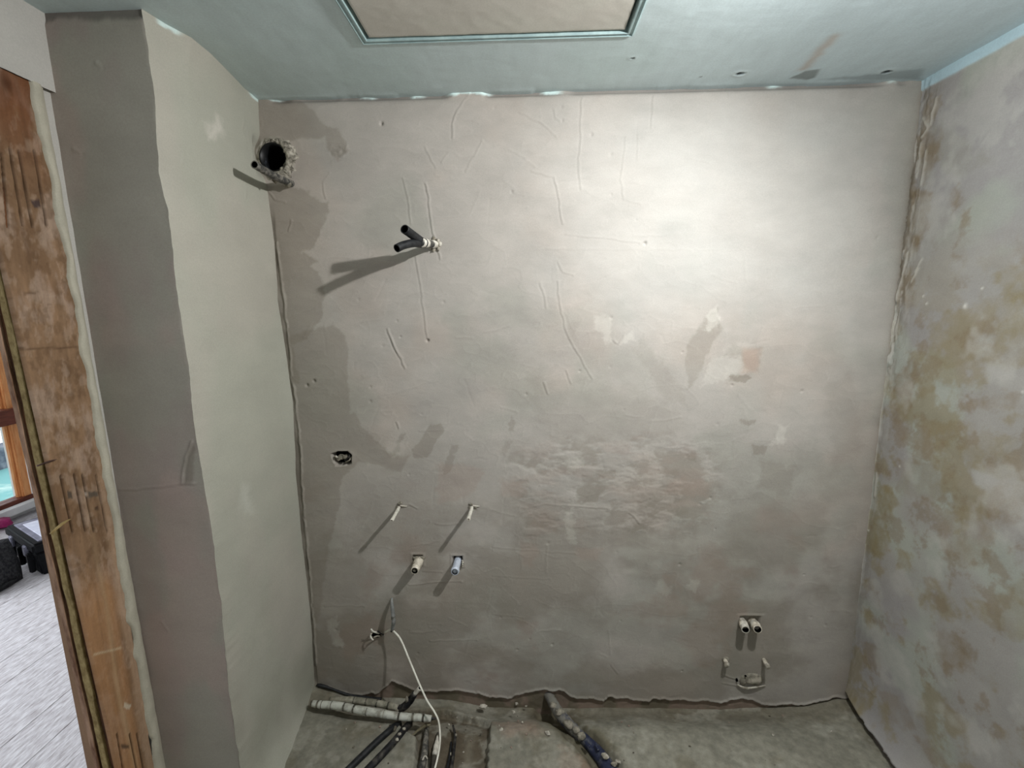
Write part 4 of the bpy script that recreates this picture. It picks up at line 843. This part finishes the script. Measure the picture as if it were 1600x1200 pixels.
# ------------------------------------------------------------------ pipes lying on the floor
def floor_pipes():
    # px, py, height above floor level
    def G(px, py, z): return onz(px, py, z)
    p = [G(489,1099,.045), G(500,1101,.045), G(530,1103,.048), G(560,1109,.048), G(595,1115,.042), G(630,1120,.034), G(655,1121,.03), G(674,1123,.028)]
    t = empty('bandaged_pipe', p[0], 'white bandaged pipe bridging from the left pier towards the white cable, front one', 'pipe')
    tube('lagging', p, [.0125, .014, .0145, .0145, .0145, .014, .014, .012], M_LAG, t, seg=14, lump=.05, seed=1)
    path = catmull(p, 8); n = len(path)
    for k in (6, 9, 13, 18, 22, 27, 33, 38, 44, 50):
        if k+1 < n:
            q = path[k]; dd = (path[k+1]-q)/np.linalg.norm(path[k+1]-q); wd = .003 if k % 2 else .008
            tube('tape_band', [q, q+dd*wd], .0150, M_BAND if k != 33 else M_LAGDIRTY, t, seg=14, lump=.03, seed=k)
    blob('dark_mouth', p[0]+np.array([-.004, 0, 0]), (.010, .012, .012), M_MUDDARK, t, 1, .4, 2); tube('cut_core', [p[-1], G(683,1122,.026)], [.006, .003], M_DIRTYBLACK, t, seg=8)
    p = [G(516,1093,.025), G(545,1094,.035), G(575,1097,.035), G(600,1101,.03), G(622,1106,.025)]
    t = empty('bandaged_pipe', p[0], 'dirty grey bandaged pipe lying behind the white one at the wall foot', 'pipe')
    tube('lagging', p, [.010, .0135, .0135, .0135, .012], M_LAGDIRTY, t, seg=14, lump=.06, seed=3)
    path = catmull(p, 8)
    for k in (10, 15, 20, 26):
        q = path[k]; dd = (path[k+1]-q)/np.linalg.norm(path[k+1]-q); tube('tape_band', [q, q+dd*.006], .0142, M_BAND, t, seg=12, lump=.04, seed=k)
    # elbow with white end
    p = [G(622,1108,.02), G(632,1104,.03), G(641,1094,.055), G(648,1084,.085)]
    t = empty('elbow_pipe', p[0], 'mud-covered dark elbow pipe pointing up at the wall foot with a clean white end', 'pipe')
    tube('elbow', p, [.012, .015, .015, .012], M_DIRTYBLACK, t, seg=14, lump=.08, seed=6); e = G(656,1075,.115); o = tube('white_end', [p[-1], e], .0085, M_WHITETAPE, t, seg=12, hollow=.002); o['label'] = 'clean white pipe end'
    blob('mud_lump', p[0], (.016, .013, .014), M_MUD, t, 2, .5, 4); blob('mud_lump', p[2]+np.array([-.010, -.008, .012]), (.008, .008, .014), M_MUD, t, 1, .5, 5)
    # two dark pipes heading to the camera
    for (pts, r, lab, sd) in (([(624,1131,-.014),(613,1138,.012),(590,1158,.018),(560,1187,.018),(520,1226,.018)], .0125, 'left one of two black pipes running diagonally over the floor from under the white pipe', 1),
                          ([(640,1131,-.016),(631,1140,.012),(618,1156,.018),(596,1180,.018),(556,1222,.018)], .0135, 'right one of two black diagonal pipes, spotted with white plaster', 2)):
        P = [G(*q) for q in pts]; t = empty('black_pipe', P[0], lab, 'pipe', 'black pipes on the floor')
        tube('pipe', P, r, M_DIRTYBLACK if sd == 2 else M_BLACK, t, seg=14, lump=.02, seed=sd)
        if sd == 2:
            for k, (x, y) in enumerate(((624,1147),(620,1155),(631,1139))): blob('plaster_spot', G(x, y, .030), (.009, .007, .004), M_CRUMB, t, 1, .4, k)
        else:
            blob('mud_lump', P[1], (.016, .014, .010), M_MUDDARK, t, 1, .5, 7)
    # pipes lying in the trench
    for nm, pts, rr, mt, lab in (
        ('trench_pipe', [(667,1134,-.015),(665,1160,-.012),(662,1185,-.008),(655,1215,-.008)], [.008, .0115, .013, .013], M_GREYTUBE, 'mud-grey pipe lying lengthways in the trench below the end of the white pipe'),
        ('trench_pipe', [(684,1146,-.026),(682,1162,-.024),(679,1178,-.022),(675,1200,-.024),(671,1225,-.024)], [.005, .008, .009, .009, .009], M_BANDDARK, 'dark trench pipe with a clean white tape patch right under the hanging white cable'),
        ('trench_pipe', [(708,1134,-.02),(711,1150,-.015),(709,1172,-.012),(706,1195,-.012),(702,1222,-.012)], [.004, .006, .006, .007, .007], M_DIRTYBLACK, 'thin black pipe in the trench right of the white cable'),
        ('trench_pipe', [(705,1160,-.03),(703,1180,-.025),(699,1200,-.02),(696,1222,-.02)], [.004, .005, .006, .006], M_BLACK, 'thinnest black pipe, tucked left of the other thin one in the trench'),
        ('black_cable', [(499,1071,.02),(508,1073,.022),(520,1077,.02),(545,1086,.0),(568,1090,-.01),(596,1092,-.015)], [.0075, .007, .005, .006, .007, .006], M_BLACK, 'black cable lying in the crack at the wall foot, left corner')):
        P = [W(a, b, .012) if nm == 'black_cable' else G(a, b, z) for a, b, z in pts]
        t = empty(nm, P[0], lab, 'cable' if nm == 'black_cable' else 'pipe')
        tube('sheath' if nm == 'black_cable' else 'pipe', P, rr, mt, t, seg=12, lump=.05, seed=len(lab))
        if mt is M_BANDDARK: tube('tape_patch', [G(683.5,1150,-.022), G(683,1156,-.018), G(682,1166,-.014), G(680.5,1179,-.014)], [.003, .006, .0115, .0125], M_WHITETAPE, t, seg=10, lump=.08, seed=3)
        if mt is M_GREYTUBE:
            tube('clip', [G(660,1188,.008), G(664,1181,.012), G(668,1186,.004)], .003, M_CRUMB, t, seg=6); blob('mud_lump', P[0], (.012, .012, .008), M_MUDDARK, t, 1, .5, 8)
        elif nm == 'black_cable': blob('cut_end', P[0], (.013, .008, .009), M_BLACK, t, 1, .4, 3)
        else: blob('mud_lump', P[1]+np.array([.004, 0, .006]), (.006, .008, .005), M_MUD, t, 1, .5, len(lab))
    P = [G(672,1131,.004), G(662,1135,.004), G(652,1142,.002), G(640,1154,.0)]
    t = empty('wood_splinter', P[0], 'pale split wood stick lying in the trench under the end of the white pipe', 'stick'); tube('stick', P, [.006, .007, .004, .002], M_STICK, t, seg=7, lump=.12, seed=3); tube('frayed_end', [P[2], G(648,1147,.004), G(640,1150,.0)], [.003, .0025, .001], M_STICK, t, seg=6)
    # blue pipe
    P = [G(856,1084,-.035), G(866,1102,-.03), G(878,1120,-.026), G(898,1142,-.026), G(916,1158,-.024), G(938,1182,-.024), G(958,1212,-.024)]
    t = empty('blue_pipe', P[0], 'thick blue plastic pipe half buried in grey mortar in the floor channel', 'pipe')
    tube('mortar_coat', P[:5], [.019, .021, .023, .022, .019], M_MORTBLUE, t, seg=18, n=10, lump=.10, seed=4)
    tube('pipe', P[3:], [.017, .021, .026, .028], M_BLUE, t, seg=18, n=10, lump=.05, seed=5)
    for k, (x, y, z, s, mt) in enumerate(((866,1102,-.012,.017,M_MUD),(874,1112,-.004,.018,M_MUD),(890,1130,.0,.020,M_MUD),(900,1142,-.004,.016,M_MUD),(908,1150,.0,.015,M_MUD),(945,1181,.016,.013,M_CRUMB),(960,1194,.006,.011,M_MUD))):
        blob('mortar_lump', G(x, y, z), (s, s*.9, s*.55), mt, t, 2, .5, k+3)
    for k, (q, l) in enumerate((((914,1158),(922,1166)), ((930,1162),(936,1172)))): tube('torn_edge', [G(*q, .014), G(*l, .016)], [.004, .007], M_BLUE, t, seg=6, flat=.3)
floor_pipes()

def crumbs():
    named = [((807,1099), .011, 'whitish stone crumb at the wall foot left of the blue pipe', .0), ((803,1112), .008, 'small white chip on the slab edge left of the blue pipe', .0), ((822,1103), .005, 'tiny bright chip at the wall foot just left of the blue pipe', 0),
             ((856,1146), .013, 'angular grey plaster piece on the slab just left of the blue pipe', .0), ((755,1104), .016, 'broken pink-grey plaster slab piece at the wall foot above the trench edge', .0),
             ((783,1140), .009, 'pale crumb on the slab right of the trench', .0), ((966,1190), .009, 'bright white chip right beside the blue pipe at the lower picture edge', .0), ((1300,1143), .005, 'tiny pale chip on the floor near the right wall', .0)]
    mat2 = two_tone('pink_plaster', (142, 122, 110), (168, 150, 138), 30, rough=.95, bump=.6)
    for k, ((x, y), s, lab, z) in enumerate(named):
        c = onz(x, y, 0); zf = float(floor_base(np.array([c[0]]), np.array([c[1]]))[0]); c = onz(x, y, zf+s*.4)
        o = blob('plaster_chip', c, (s*(1.5 if s > .02 else 1), s*.8, s*.6), mat2 if s > .02 else M_CRUMB, None, 1, .6, k+11); o.data.polygons.foreach_set('use_smooth', [False]*len(o.data.polygons)); tag(o, lab, 'plaster chip')
    rg = random.Random(21); made = []
    for k in range(46):
        x = rg.choice([rg.uniform(765, 860), rg.uniform(965, 1320), rg.uniform(500, 620), rg.uniform(690, 755)]); y = rg.uniform(1116, 1196)
        if 620 < x < 765: z = -.035
        else: z = None
        c = onz(x, y, 0); zf = float(floor_base(np.array([c[0]]), np.array([c[1]]))[0]) if z is None else z
        s = rg.uniform(.002, .0055); c = onz(x, y, zf+s*.5)
        o = blob('plaster_crumb', c, (s, s, s*.7), rg.choice([M_CRUMB, M_MUD, M_MUDDARK, mat2]), None, 1, .6, k+31)
        tag(o, 'tiny loose crumb of mortar lying on the rough screed floor', 'crumb', 'loose mortar crumbs on the floor')
crumbs()
